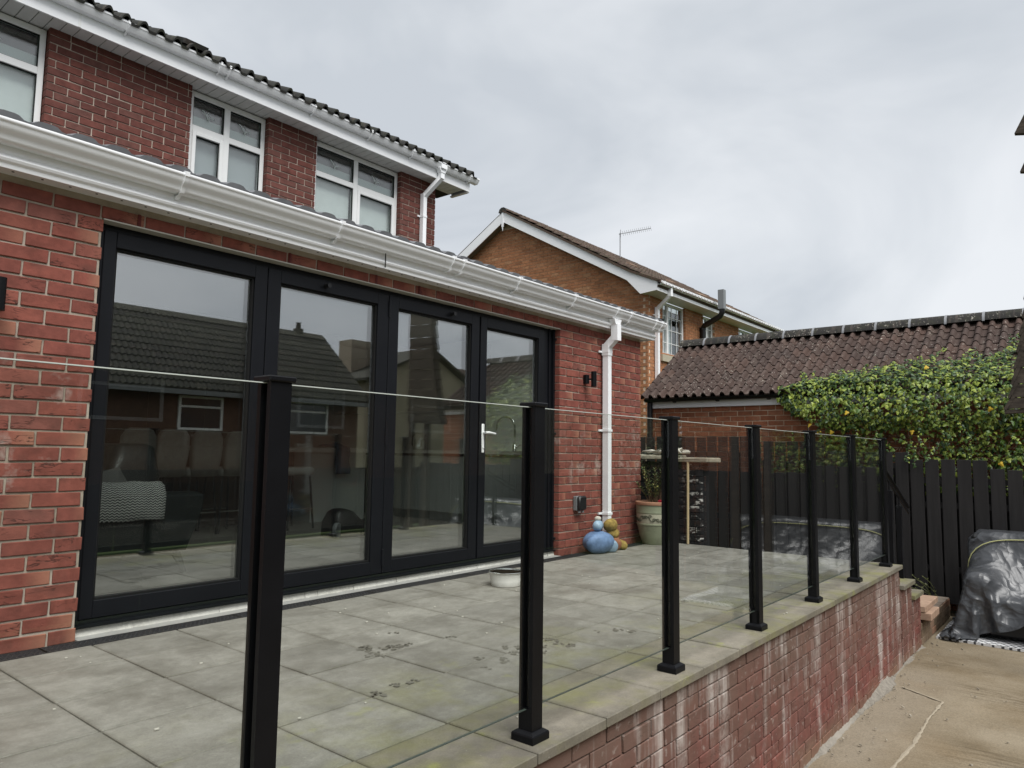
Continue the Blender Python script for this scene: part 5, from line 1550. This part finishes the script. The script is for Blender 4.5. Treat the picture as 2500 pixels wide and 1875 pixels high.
# weeds at the foot of the fence
wd = MB(); rr = random.Random(8)
for k in range(5):
    b0 = Vector((4.2 + rr.uniform(-.1, .05), -2.46 + rr.uniform(-.08, .08), -.70)); P = [b0]
    d = Vector((-.2, rr.uniform(-.1, .8), 1)).normalized()
    for i in range(6): d = (d + Vector((rr.uniform(-.2, .2), rr.uniform(-.1, .35), -.1))).normalized(); P.append(P[-1] + d * .06)
    wd.tube(P, .004, 5)
    for p in P[2:]:
        for j in range(3):
            q = Vector((rr.uniform(-1, 1), rr.uniform(-1, 1), rr.uniform(0, 1))).normalized() * .03; sd = q.cross(Vector((0, 0, 1))).normalized() * .006
            wd.add([p, p + q * .5 + sd, p + q, p + q * .5 - sd], [[0, 1, 2, 3]])
tag(wd.build('weed', leaf_mat('weed_leaf', (.05, .06, .02), (.12, .13, .05))), 'scraggy self sown weed at the foot of the black fence', 'weed')

# ------------------------------------------------------------------ timber shelter just inside the right edge
sh = empty('timber_shelter', (2.1, -4.3, GZ), 'weathered dark timber shelter with overlapping boards at the right edge', 'shelter')
prof = [(1.40, -3.365), (1.50, -3.40), (1.62, -3.425), (1.76, -3.45), (1.9, -3.475), (2.05, -3.50), (2.2, -3.53), (2.36, -3.55), (2.52, -3.565), (2.7, -3.59), (2.9, -3.61), (3.1, -3.63)]
for i in range(len(prof) - 1):
    (z0, y0), (z1, y1) = prof[i], prof[i + 1]
    m = MB(); m.prism([(y0, z0), (y0 - .02, z0 - .012), (y1 - .06, z1 + .01), (y1 - .03, z1 + .02)], 1.98, 2.12); m.build('board', M_TIMBER, sh)
for i in range(len(prof) - 1):
    (z0, y0), (z1, y1) = prof[i], prof[i + 1]
    ox = .004 * (i % 3)
    m = MB(); m.prism([(y0 - .015, z0), (-4.1, z0 + .02), (-4.1, z1 + .012), (y1 - .015, z1 - .008)], 1.985 + ox, 2.005 + ox); m.build('cladding_board', M_TIMBER, sh)
m = MB(); m.prism([(-3.372, 1.395), (-3.60, 1.40), (-4.1, 1.44), (-4.1, 1.40), (-3.37, 1.36)], 1.99, 2.12); m.build('canopy_underside', M_TIMBER, sh)
for (x, y, z, dy, dz) in ((2.0, -3.55, 3.86, -.30, .60), (2.0, -3.575, 3.50, -.33, .75)):
    m = MB(); m.prism([(y, z), (y + dy, z + dz), (y + dy - .09, z + dz), (y - .085, z - .02)], x - .03, x + .03); m.build('rafter', M_TIMBER, sh)
m = MB(); m.cbox(2.01, 2.08, -3.97, -3.90, 1.42, 4.45, .004); m.build('mast', M_TIMBER, sh)
m = MB(); m.bar((2.035, -3.66, 4.12), (2.035, -3.95, 4.12), .05, .08); m.build('beam', M_TIMBER, sh)
for (x, y) in ((2.05, -3.72), (2.05, -4.06)):
    m = MB(); m.cbox(x - .04, x + .04, y - .04, y + .04, GZ, 1.42, .005); m.build('post', M_TIMBER, sh)
# grit and crumbs of mortar gathered along the wall foot
dg_ = MB(); rr = random.Random(31)
for k in range(260):
    x = rr.uniform(-2.6, 2.9); y = -2.60 - abs(rr.gauss(0, .11)) - (.0 if x < .6 else .0)
    if rr.random() < .25: y = rr.uniform(-4.2, -2.6)
    s_ = .002 + .007 * rr.random() ** 3; a = rr.random() * 3.14
    dg_.obox((x, y, GZ + .012 + s_ * .3), (math.cos(a), math.sin(a), .2), (-math.sin(a), math.cos(a), .1), (0, 0, 1), s_, s_ * .7, s_ * .5)
tag(dg_.build('mortar_crumbs', mortar_mat('crumb', (.22, .19, .15), .6, 12, stain=(.42, .38, .31))), 'loose crumbs of mortar along the foot of the retaining wall', 'debris', kind='stuff')
# ------------------------------------------------------------------ room behind the doors
FZ = .11
def herring():
    t = MT('grey_herringbone_floor', .42, .4)
    p = t.pos()
    v = t.mapping(p, (1, 1, 1), rot=(0, 0, math.radians(45)))
    s = t.n('ShaderNodeSeparateXYZ', Vector=v)
    cell = t.math('FLOOR', t.math('MULTIPLY', s.outputs[0], 2.2))
    alt = t.math('MODULO', t.math('ABSOLUTE', cell), 2.0)
    a = t.noise(t.mapping(v, (2.0, 14, 1)), 1, 4); b = t.noise(t.mapping(v, (14, 2.0, 1)), 1, 4)
    n = t.mix(alt, a, b)
    ax = t.math('FRACT', t.math('MULTIPLY', s.outputs[1], 7)); bx = t.math('FRACT', t.math('MULTIPLY', s.outputs[0], 7))
    ln = t.math('LESS_THAN', t.mix(alt, ax, bx), .05)
    c = t.mix(n, (0.13, 0.12, 0.105), (0.27, 0.25, 0.225))
    t.col(t.mix(t.math('MULTIPLY', ln, .6), c, (0.09, 0.085, 0.07)))
    return t.m
m = MB(); m.box(-6.9, 1.36, .135, 5.9, FZ - .05, FZ); tag(m.build('interior_floor', herring()), kind='structure')
M_WALLI = plain('interior_paint', (0.70, 0.70, 0.66), .9, .1)
m = MB(); m.box(-6.89, -6.85, .3, .5, FZ, 2.62); m.box(-6.89, -6.85, 3.2, 5.9, FZ, 2.62); m.box(-6.89, -6.85, .5, 3.2, 2.26, 2.62); m.box(1.36, 1.46, .3, 5.9, FZ, 2.62); m.box(-6.9, 1.36, 5.85, 5.95, FZ, 2.62); tag(m.build('interior_wall', M_WALLI), kind='structure')
m = MB(); m.box(-6.95, -4.2, .135, 3.4, 2.40, 2.44); m.box(1.0, 1.465, .135, 3.4, 2.40, 2.44); m.box(-4.2, 1.0, .135, .38, 2.40, 2.44); m.box(-4.2, 1.0, 1.20, 3.4, 2.40, 2.44); m.box(-6.95, 1.465, 3.4, 6.0, 2.28, 2.32); m.box(-6.95, 1.465, 3.4, 3.44, 2.28, 2.44)
tag(m.build('ceiling', plain('ceiling_paint', (0.78, 0.78, 0.76), .9, .1)), kind='structure')
M_UNIT = plain('grey_cabinet', (0.42, 0.44, 0.42), .38, .4)
M_UNITD = plain('dark_cabinet', (0.014, 0.014, 0.015), .4, .4)
M_TOP = plain('pale_worktop', (0.60, 0.59, 0.55), .3, .45)
M_LEATH = plain('dark_green_leather', (0.014, 0.020, 0.020), .38, .45, var=.2, sc=4)
M_VELVET = plain('grey_velvet', (0.30, 0.295, 0.27), .9, .2, var=.15, sc=20)
ku = empty('kitchen_units', (1.05, 2.6, FZ), 'run of grey kitchen base units with pale worktop seen through the right doors', 'kitchen units')
for k in range(7):
    y0 = .95 + k * .6
    m = MB(); m.cbox(.75, .77, y0 + .002, y0 + .598, FZ + .11, .90, .003); m.build('cupboard_door', M_UNIT, ku)
m = MB(); m.box(.772, 1.36, .95, 5.15, FZ + .1, .90); m.build('carcass', M_UNIT, ku)
m = MB(); m.box(.82, 1.3, .95, 5.15, FZ, FZ + .1); m.build('plinth', M_UNIT, ku)
m = MB(); m.box(.73, 1.36, .93, 5.17, .935, .975); m.build('worktop', M_TOP, ku)
m = MB(); m.box(.745, 1.36, .94, 5.16, .902, .934); m.build('shadow_rail', M_UNITD, ku)
wc = empty('wall_cupboards', (1.15, 3.2, 1.49), 'grey wall cupboards above the kitchen worktop', 'cupboard')
for k in range(5):
    y0 = 2.07 + k * .55
    m = MB(); m.cbox(.98, 1.0, y0 + .002, y0 + .548, 1.49, 2.36, .003); m.build('cupboard_door', plain('taupe_cabinet', (0.42, 0.395, 0.34), .4, .4), wc)
m = MB(); m.box(1.001, 1.36, 2.07, 4.82, 1.49, 2.36); m.build('carcass', M_UNIT, wc)
il = empty('kitchen_island', (-.6, 3.7, FZ), 'kitchen island with pale worktop behind the second door pane', 'island')
m = MB(); m.box(-.52, .28, 3.2, 4.15, FZ, .93); m.build('end_panel', M_UNIT, il)
m = MB(); m.box(-1.7, -.52, 3.55, 4.15, FZ, .93); m.build('carcass', plain('brown_panel', (0.10, 0.065, 0.05), .5, .3), il)
m = MB(); m.cbox(-1.75, .30, 3.15, 4.2, .93, .985, .005); m.build('worktop', M_TOP, il)
du = empty('dark_cabinets', (-1.5, 5.5, FZ), 'tall black cabinets at the back of the kitchen', 'cabinet')
for k in range(4):
    m = MB(); m.cbox(-3.0 + k * .75, -2.255 + k * .75, 5.3, 5.8, FZ, 2.35, .005); m.build('cabinet_door', M_UNITD, du)
def lofted(mb, rings):
    n = len(rings[0]); b = []
    for r in rings: b += r
    mb.add(b, [[i * n + k, i * n + (k + 1) % n, (i + 1) * n + (k + 1) % n, (i + 1) * n + k] for i in range(len(rings) - 1) for k in range(n)] + [list(range(n))[::-1], [(len(rings) - 1) * n + k for k in range(n)]])
def rrect(cx, cy, z, hx, hy, r=.03, n=4):
    out = []
    for q, (sx_, sy_2) in enumerate(((1, 1), (-1, 1), (-1, -1), (1, -1))):
        for i in range(n + 1):
            a = math.pi / 2 * q + math.pi / 2 * i / n
            out.append((cx + sx_ * (hx - r) + r * math.cos(a), cy + sy_2 * (hy - r) + r * math.sin(a), z))
    return out
def bar_chair(x, y, label, rz=0, low=False):
    t = empty('bar_chair', (x, y, FZ), label, 'chair', 'upholstered bar chairs')
    m = MB(); lofted(m, [rrect(x, y, .68, .14, .18), rrect(x, y, .70, .165, .2), rrect(x, y, .75, .165, .2), rrect(x, y, .77, .14, .18)]); m.build('seat', M_VELVET, t, smooth='all')
    if not low:
        m = MB(); lofted(m, [rrect(x, y - .20, .70, .13, .045), rrect(x, y - .22, .90, .155, .05), rrect(x, y - .24, 1.06, .15, .05), rrect(x, y - .25, 1.12, .12, .04), rrect(x, y - .25, 1.14, .08, .02)]); b_ = m.build('backrest', M_VELVET, t, smooth='all')
        m = MB()
        for i in range(3):
            for j in range(2):
                m.lathe((x - .08 + i * .08, y - .275 - .012 * j, .88 + j * .1), [(0, -.008), (.01, 0), (0, .008)], 8)
        m.build('button', M_VELVET, b_)
    for sx_ in (-1, 1):
        for sy2 in (-1, 1):
            m = MB(); m.tube([(x + sx_ * .12, y + sy2 * .16, .70), (x + sx_ * .16, y + sy2 * .2, FZ)], .012, 6); m.build('leg', M_BLACKPL, t)
    m = MB(); m.tube([(x - .15, y - .19, .33), (x + .15, y - .19, .33)], .008, 6); m.tube([(x - .15, y + .19, .33), (x + .15, y + .19, .33)], .008, 6); m.build('footrest', M_STEEL, t)
bar_chair(-2.68, 3.05, 'grey tufted bar chair farthest left behind the dark sofa')
bar_chair(-2.36, 3.05, 'grey tufted bar chair second from left behind the dark sofa')
bar_chair(-2.02, 3.05, 'grey tufted bar chair third from left, left of the brown panel')
bar_chair(-1.68, 3.05, 'grey tufted bar chair nearest the kitchen island')
bar_chair(-1.02, 2.85, 'backless pale grey bar stool tucked in front of the island', low=True)
sf = empty('sofa', (-3.7, 1.5, FZ), 'dark green leather sofa with splayed metal leg just inside the left door', 'sofa')
m = MB()
lofted(m, [[(-4.9, .86, .27), (-3.17, .86, .27), (-3.17, 1.02, .27), (-4.9, 1.02, .27)], [(-4.9, .83, .50), (-3.10, .83, .50), (-3.10, 1.04, .50), (-4.9, 1.04, .50)], [(-4.9, .84, .635), (-3.07, .84, .635), (-3.07, 1.03, .635), (-4.9, 1.03, .635)], [(-4.9, .87, .66), (-3.10, .87, .66), (-3.10, 1.0, .66), (-4.9, 1.0, .66)]])
m.build('side_panel', M_LEATH, sf, smooth=True)
m = MB(); lofted(m, [rrect(-3.95, 1.5, .28, .78, .45, .05), rrect(-3.95, 1.5, .52, .80, .47, .08), rrect(-3.95, 1.5, .57, .72, .40, .08)]); m.build('seat_cushion', M_LEATH, sf, smooth='all')
m = MB(); lofted(m, [rrect(-3.35, 1.7, .5, .2, .35, .06), rrect(-3.3, 1.75, .75, .2, .36, .08), rrect(-3.25, 1.8, .96, .15, .30, .08), rrect(-3.25, 1.8, .99, .1, .25, .05)]); m.build('headrest', M_LEATH, sf, smooth='all')
m = MB(); lofted(m, [rrect(-4.3, 2.05, .3, .75, .12, .05), rrect(-4.3, 2.08, .8, .76, .12, .08), rrect(-4.3, 2.1, .9, .7, .08, .06)]); m.build('back_cushion', M_LEATH, sf, smooth='all')
for (x, y) in ((-3.28, .93), (-4.8, .93), (-3.28, 1.9)):
    m = MB(); m.add([(x - .10, y - .012, .275), (x + .06, y - .012, .275), (x + .10, y - .012, .255), (x + .155, y - .012, FZ), (x + .13, y - .012, FZ), (x + .05, y - .012, .235), (x - .10, y - .012, .262)] + [(x - .10, y + .012, .275), (x + .06, y + .012, .275), (x + .10, y + .012, .255), (x + .155, y + .012, FZ), (x + .13, y + .012, FZ), (x + .05, y + .012, .235), (x - .10, y + .012, .262)],
          [list(range(7)), list(range(13, 6, -1))] + [[i, i + 7, (i + 1) % 7 + 7, (i + 1) % 7] for i in range(7)]); m.build('leg', plain('dark_chrome', (.25, .24, .22), .2, .5, 1.0), sf)
def zig():
    t = MT('zigzag_weave', .95, .1)
    p = t.n('ShaderNodeSeparateXYZ', Vector=t.pos())
    u = t.math('ADD', p.outputs[2], t.math('MULTIPLY', p.outputs[1], .6))
    tri = t.math('ABSOLUTE', t.math('SUBTRACT', t.math('FRACT', t.math('MULTIPLY', p.outputs[0], 34)), .5))
    k = t.math('LESS_THAN', t.math('FRACT', t.math('ADD', t.math('MULTIPLY', u, 58), t.math('MULTIPLY', tri, 1.3))), .5)
    t.col(t.mix(k, (0.72, 0.72, 0.68), (0.03, 0.035, 0.04)))
    return t.m
th_ = empty('throw_blanket', (-3.55, .88, .6), 'black and white zigzag throw folded over the sofa side', 'blanket')
m = MB()
path = [(1.06, .60), (1.05, .68), (1.0, .715), (.93, .735), (.87, .735), (.82, .71), (.79, .65), (.785, .56), (.787, .50), (.795, .49), (.803, .50), (.802, .56), (.81, .64), (.84, .69), (.88, .705), (.93, .705), (1.0, .685), (1.035, .65), (1.045, .60)]
nseg = 14
vv = []
for i in range(nseg + 1):
    x = -3.80 + .44 * i / nseg
    for (y, z) in path: vv.append((x, y + .006 * math.sin(x * 25 + z * 20), z + .012 * (x + 3.6) + .004 * math.sin(x * 30)))
n = len(path)
m.add(vv, [[i * n + k, (i + 1) * n + k, (i + 1) * n + (k + 1) % n, i * n + (k + 1) % n] for i in range(nseg) for k in range(n)] + [list(range(n)), [nseg * n + k for k in range(n)][::-1]])
m.build('blanket_body', zig(), th_, smooth='all')
m = MB(); rr = random.Random(2)
for k in range(60):
    z = rr.uniform(.47, .66); m.tube([(-3.79, .79 + rr.uniform(-.01, .02), z), (-3.82, .785 + rr.uniform(-.02, .02), z - .03), (-3.815 + rr.uniform(-.02, .03), .79, z - rr.uniform(.05, .1))], .004, 4)
m.build('fringe', plain('white_fringe', (.62, .62, .58), .95, .1), th_)
for (x, y, z, a, nm) in ((-3.82, 1.25, .56, .15, 'grey square cushion at the left end of the sofa'), (-3.60, 1.2, .50, -.25, 'crumpled grey cushion leaning on the sofa')):
    m = MB(); R_ = Matrix.Rotation(a, 3, 'Y') @ Matrix.Rotation(.9, 3, 'X')
    g = 10
    for sgn in (1, -1):
        vv = []
        for i in range(g + 1):
            for j in range(g + 1):
                u, v = i / g * 2 - 1, j / g * 2 - 1
                vv.append(Vector((x, y, z + .12)) + R_ @ Vector((u * .2, v * .2, sgn * .075 * (1 - u ** 4) * (1 - v ** 4))))
        m.add(vv, [[i * (g + 1) + j, i * (g + 1) + j + 1, (i + 1) * (g + 1) + j + 1, (i + 1) * (g + 1) + j] for i in range(g) for j in range(g)])
    tag(m.build('cushion', plain('grey_cushion', (.16, .16, .155), .9, .1), smooth='all'), nm, 'cushion')
ke = empty('kettle', (1.0, 2.98, .975), 'shiny steel kettle on the kitchen worktop', 'kettle')
m = MB(); m.lathe((1.0, 2.98, .975), [(0, 0), (.085, 0), (.088, .02), (.082, .12), (.06, .2), (.03, .225), (0, .23)], 20); m.build('body', M_STEEL, ke, smooth='all')
m = MB(); m.tube([(1.0, 3.06, 1.0), (1.0, 3.12, 1.05), (1.0, 3.11, 1.16), (1.0, 3.03, 1.2)], .012, 8); m.build('handle', M_BLACKPL, ke)
m = MB(); m.tube([(1.0, 2.92, 1.12), (1.0, 2.87, 1.17)], [.02, .012], 8); m.build('spout', M_STEEL, ke)
ta = empty('kitchen_tap', (1.0, 1.36, .975), 'tall chrome swan neck kitchen tap behind the door handle', 'tap')
m = MB(); m.tube([(1.0, 1.36, .975), (1.0, 1.36, 1.24)] + [(1.0, 1.50 - .14 * math.cos(a), 1.25 + .13 * math.sin(a)) for a in np.linspace(0, math.pi, 12)] + [(1.0, 1.645, 1.18)], .013, 10); m.build('spout', M_STEEL, ta, smooth='all')
m = MB(); m.lathe((1.0, 1.36, .975), [(.03, 0), (.03, .01), (.02, .02), (.02, .08), (0, .085)], 14); m.tube([(1.0, 1.34, 1.02), (1.0, 1.27, 1.05)], .008, 8); m.build('body', M_STEEL, ta, smooth='all')
tw = MB(); vv = []
for i in range(11):
    for j in range(9):
        u, v = i / 10, j / 8
        vv.append((-.24 + v * .22 + .01 * math.sin(u * 9), 3.135 - .012 * math.sin(v * 12 + u * 2) - .004 * u, 1.0 - u * .33))
tw.add(vv, [[i * 9 + j, i * 9 + j + 1, (i + 1) * 9 + j + 1, (i + 1) * 9 + j] for i in range(10) for j in range(8)])
tw.add([(-.24, 3.13, .99), (-.02, 3.13, .99), (-.01, 3.4, 1.0), (-.27, 3.42, 1.02), (-.13, 3.27, 1.06)], [[0, 1, 4], [1, 2, 4], [2, 3, 4], [3, 0, 4]])
tw_ = tw.build('tea_towel', plain('blue_grey_cloth', (0.075, 0.115, 0.165), .95, .1, var=.2, sc=30), smooth='all')
tw_.modifiers.new('thick', 'SOLIDIFY').thickness = .006
tag(tw_, 'blue grey cloth hanging over the island edge', 'towel')
bx_ = MB(); bx_.cbox(-.66, -.44, 3.3, 3.36, .986, 1.03, .003); bq = bx_.build('tissue_box', plain('white_card', (.7, .7, .66), .6, .3)); tag(bq, 'small white packet on the island worktop', 'packet')
bg_ = empty('black_bag', (-.95, 1.9, FZ), 'black wheeled bag lying on the floor by the third pane', 'bag')
m = MB(); lofted(m, [rrect(-1.05, 1.9, FZ, .18, .14, .05), rrect(-1.05, 1.9, FZ + .14, .18, .14, .06), rrect(-1.08, 1.9, FZ + .24, .11, .1, .05), rrect(-1.1, 1.9, FZ + .27, .05, .06, .03)]); lofted(m, [rrect(-.72, 1.85, FZ, .18, .1, .04), rrect(-.72, 1.85, FZ + .1, .17, .1, .05), rrect(-.68, 1.85, FZ + .16, .1, .07, .04)]); m.build('body', M_BLACKPL, bg_, smooth='all')
m = MB(); m.lathe((0, 0, 0), [(.02, -.02), (.07, -.02), (.075, -.01), (.075, .01), (.07, .02), (.02, .02)], 20); mw = m.mesh('wheel', M_GREYPL, True); put('wheel', mw, (-1.22, 1.76, FZ + .076), bg_, rot=(math.pi / 2, 0, .5))

# ------------------------------------------------------------------ houses and planting across the garden (seen mirrored in the doors)
op = empty('bungalow', (2, -17, GZ), 'brick bungalow with mossy grey roof across the garden, mirrored in the doors', 'building')
m = MB(); m.box(-9, 8.95, -18.6, -14, GZ, 2.5); m.prism([(-18.6, 2.5), (-14.0, 2.5), (-16.3, 4.6)], 8.7, 8.95); m.build('wall', plain('dark_brown_brick', (.12, .07, .05), .9, .15, var=.25, sc=6), op)
m = MB(); m.prism([(-13.55, 2.44), (-16.3, 4.86), (-19.05, 2.44), (-19.05, 2.36), (-16.3, 4.76), (-13.55, 2.36)], -9.2, 9.15); orf = m.build('roof', M_TILE_OPP, op)
m = MB()
ot = math.atan2(4.86 - 2.44, 2.75)
for r_ in range(12):
    s0 = r_ * .30
    for k in range(60):
        x0 = -9.2 + k * .306
        y0, z0 = -13.55 - s0 * math.cos(ot), 2.47 + s0 * math.sin(ot); y1, z1 = -13.55 - (s0 + .31) * math.cos(ot), 2.445 + (s0 + .31) * math.sin(ot)
        m.cur = random.random() * .98 + .01
        pr_ = [(0, 0), (.2, .035), (.35, .0), (.5, 0), (.7, .035), (.85, 0), (1, 0)]
        m.add([(x0 + a * .306, y0, z0 + b) for a, b in pr_] + [(x0 + a * .306, y1, z1 + b) for a, b in pr_] + [(x0 + a * .306, y0, z0 + b - .03) for a, b in pr_], [[i, 7 + i, 7 + i + 1, i + 1] for i in range(6)] + [[i, i + 1, 14 + i + 1, 14 + i] for i in range(6)])
m.build('roof_tile_run', M_TILE_OPP, orf, kind='stuff')
m = MB(); m.box(-9.2, 9.15, -13.62, -13.5, 2.3, 2.42); m.build('gutter', M_GREYPL, op)
def owin(x0, x1, z0, z1):
    w_ = empty('window', ((x0 + x1) / 2, -13.98, z0)); w_.parent = op; w_.location = Vector(((x0 + x1) / 2, -13.98, z0)) - WL[op.name]
    f = MB(); f.box(x0, x1, -14, -13.95, z0, z0 + .06); f.box(x0, x1, -14, -13.95, z1 - .06, z1); f.box(x0, x0 + .06, -14, -13.949, z0, z1); f.box(x1 - .06, x1, -14, -13.949, z0, z1); f.box(x0, x1, -14, -13.948, z0 + (z1 - z0) * .66, z0 + (z1 - z0) * .72); f.build('frame', M_PVC2, w_)
    g = MB(); g.box(x0 + .06, x1 - .06, -13.99, -13.97, z0 + .06, z1 - .06); g.build('pane', plain('dark_window', (.03, .035, .04), .1, .5), w_)
owin(6.4, 7.78, 1.42, 2.36); owin(3.2, 4.4, 1.42, 2.3); owin(-1, .4, 1.42, 2.3)
m = MB(); m.box(8.08, 8.32, -16.42, -16.18, 4.7, 4.95); m.lathe((8.2, -16.3, 4.95), [(.09, 0), (.07, .18), (.1, .2)], 12); m.build('chimney_cowl', M_TILE_RIDGE, op)
o2 = empty('rendered_house', (15, -19, GZ), 'tan rendered gabled house beyond the bungalow, mirrored in the doors', 'building')
m = MB(); m.prism([(11.8, GZ), (17.6, GZ), (17.6, 3.6), (14.9, 5.0), (11.8, 3.7)], -24, -17, 'Y'); m.build('wall', plain('tan_render', (.34, .30, .22), .9, .15, var=.15, sc=2), o2)
m = MB(); m.prism([(11.5, 3.65), (14.9, 5.15), (17.9, 3.6), (17.9, 3.5), (14.9, 5.03), (11.5, 3.55)], -24.2, -16.7, 'Y'); m.build('roof', M_TILE_OPP, o2)
m = MB(); m.box(12.3, 13.3, -19.5, -18.7, 3.9, 5.35); m.build('chimney', plain('tan_brick', (.26, .22, .17), .9, .15), o2)
o3 = empty('tiled_house', (22, -18, GZ), 'brown roofed house farther along, mirrored in the right door', 'building')
m = MB(); m.box(18.6, 27, -22, -17, GZ, 3.2); m.build('wall', plain('buff_brick', (.2, .15, .1), .9, .15), o3)
m = MB(); m.prism([(-16.6, 3.1), (-19.5, 4.9), (-22.4, 3.1)], 18.3, 27.3); m.build('roof', M_TILE_NB, o3)
for nm, (cx, cy, rx, ry, h, sd) in zip(('leafy garden tree beyond the timber shelter, mirrored in the doors', 'rounded garden tree farther from the shelter, mirrored in the doors'), ((12.0, -9.2, 2.4, 1.6, 3.9, 4), (16.5, -10.5, 2.6, 1.8, 4.4, 5))):
    tr = empty('garden_tree', (cx, cy, GZ), nm, 'tree', 'trees across the garden')
    m = MB(); m.tube([(cx, cy, GZ), (cx + .1, cy, .6), (cx, cy, 2.2)], [.14, .1, .05], 8)
    rr = random.Random(sd)
    for k in range(7):
        a = rr.uniform(0, 6.28); m.tube([(cx, cy, .8 + .15 * k), (cx + rx * .5 * math.cos(a), cy + ry * .5 * math.sin(a), 1.6 + .2 * k)], [.05, .02], 6)
    m.build('trunk', M_STEM, tr)
    m = MB()
    cl = [(rr.gauss(0, .5) * rx * .7, rr.gauss(0, .5) * ry * .7, rr.uniform(.15, 1) * (h - .6), rr.uniform(.35, .7)) for _ in range(26)]
    for k in range(2600):
        c = rr.choice(cl); d = Vector((rr.gauss(0, 1), rr.gauss(0, 1), rr.gauss(0, 1))).normalized() * c[3] * rr.uniform(.6, 1)
        p = Vector((cx + c[0], cy + c[1], c[2])) + d; nv = (d.normalized() + Vector((rr.uniform(-.6, .6), rr.uniform(-.6, .6), rr.uniform(-.2, .8)))).normalized(); s1 = nv.orthogonal().normalized() * .07; s2 = nv.cross(s1).normalized() * .045
        m.cur = rr.random() * .98 + .01
        m.add([p - s1, p + s2, p + s1, p - s2], [[0, 1, 2, 3]])
    m.build('crown', leaf_mat('tree_leaf', (.03, .055, .015), (.07, .10, .03), (.12, .15, .04)), tr)
bf = empty('added_boundary_fence', (0, -9.5, GZ), 'added dark panel fence behind the yard, darkening the door reflections', 'fence')  # added behind the camera to keep green grass out of the door reflections
pf_ = MB(); pf_.cbox(0, 1.78, -.02, .02, GZ, .55, .004); pfm = pf_.mesh('fence_panel', M_FENCE)
for k in range(14): put('fence_panel', pfm, (-9 + k * 1.8, -9.5, 0), bf)
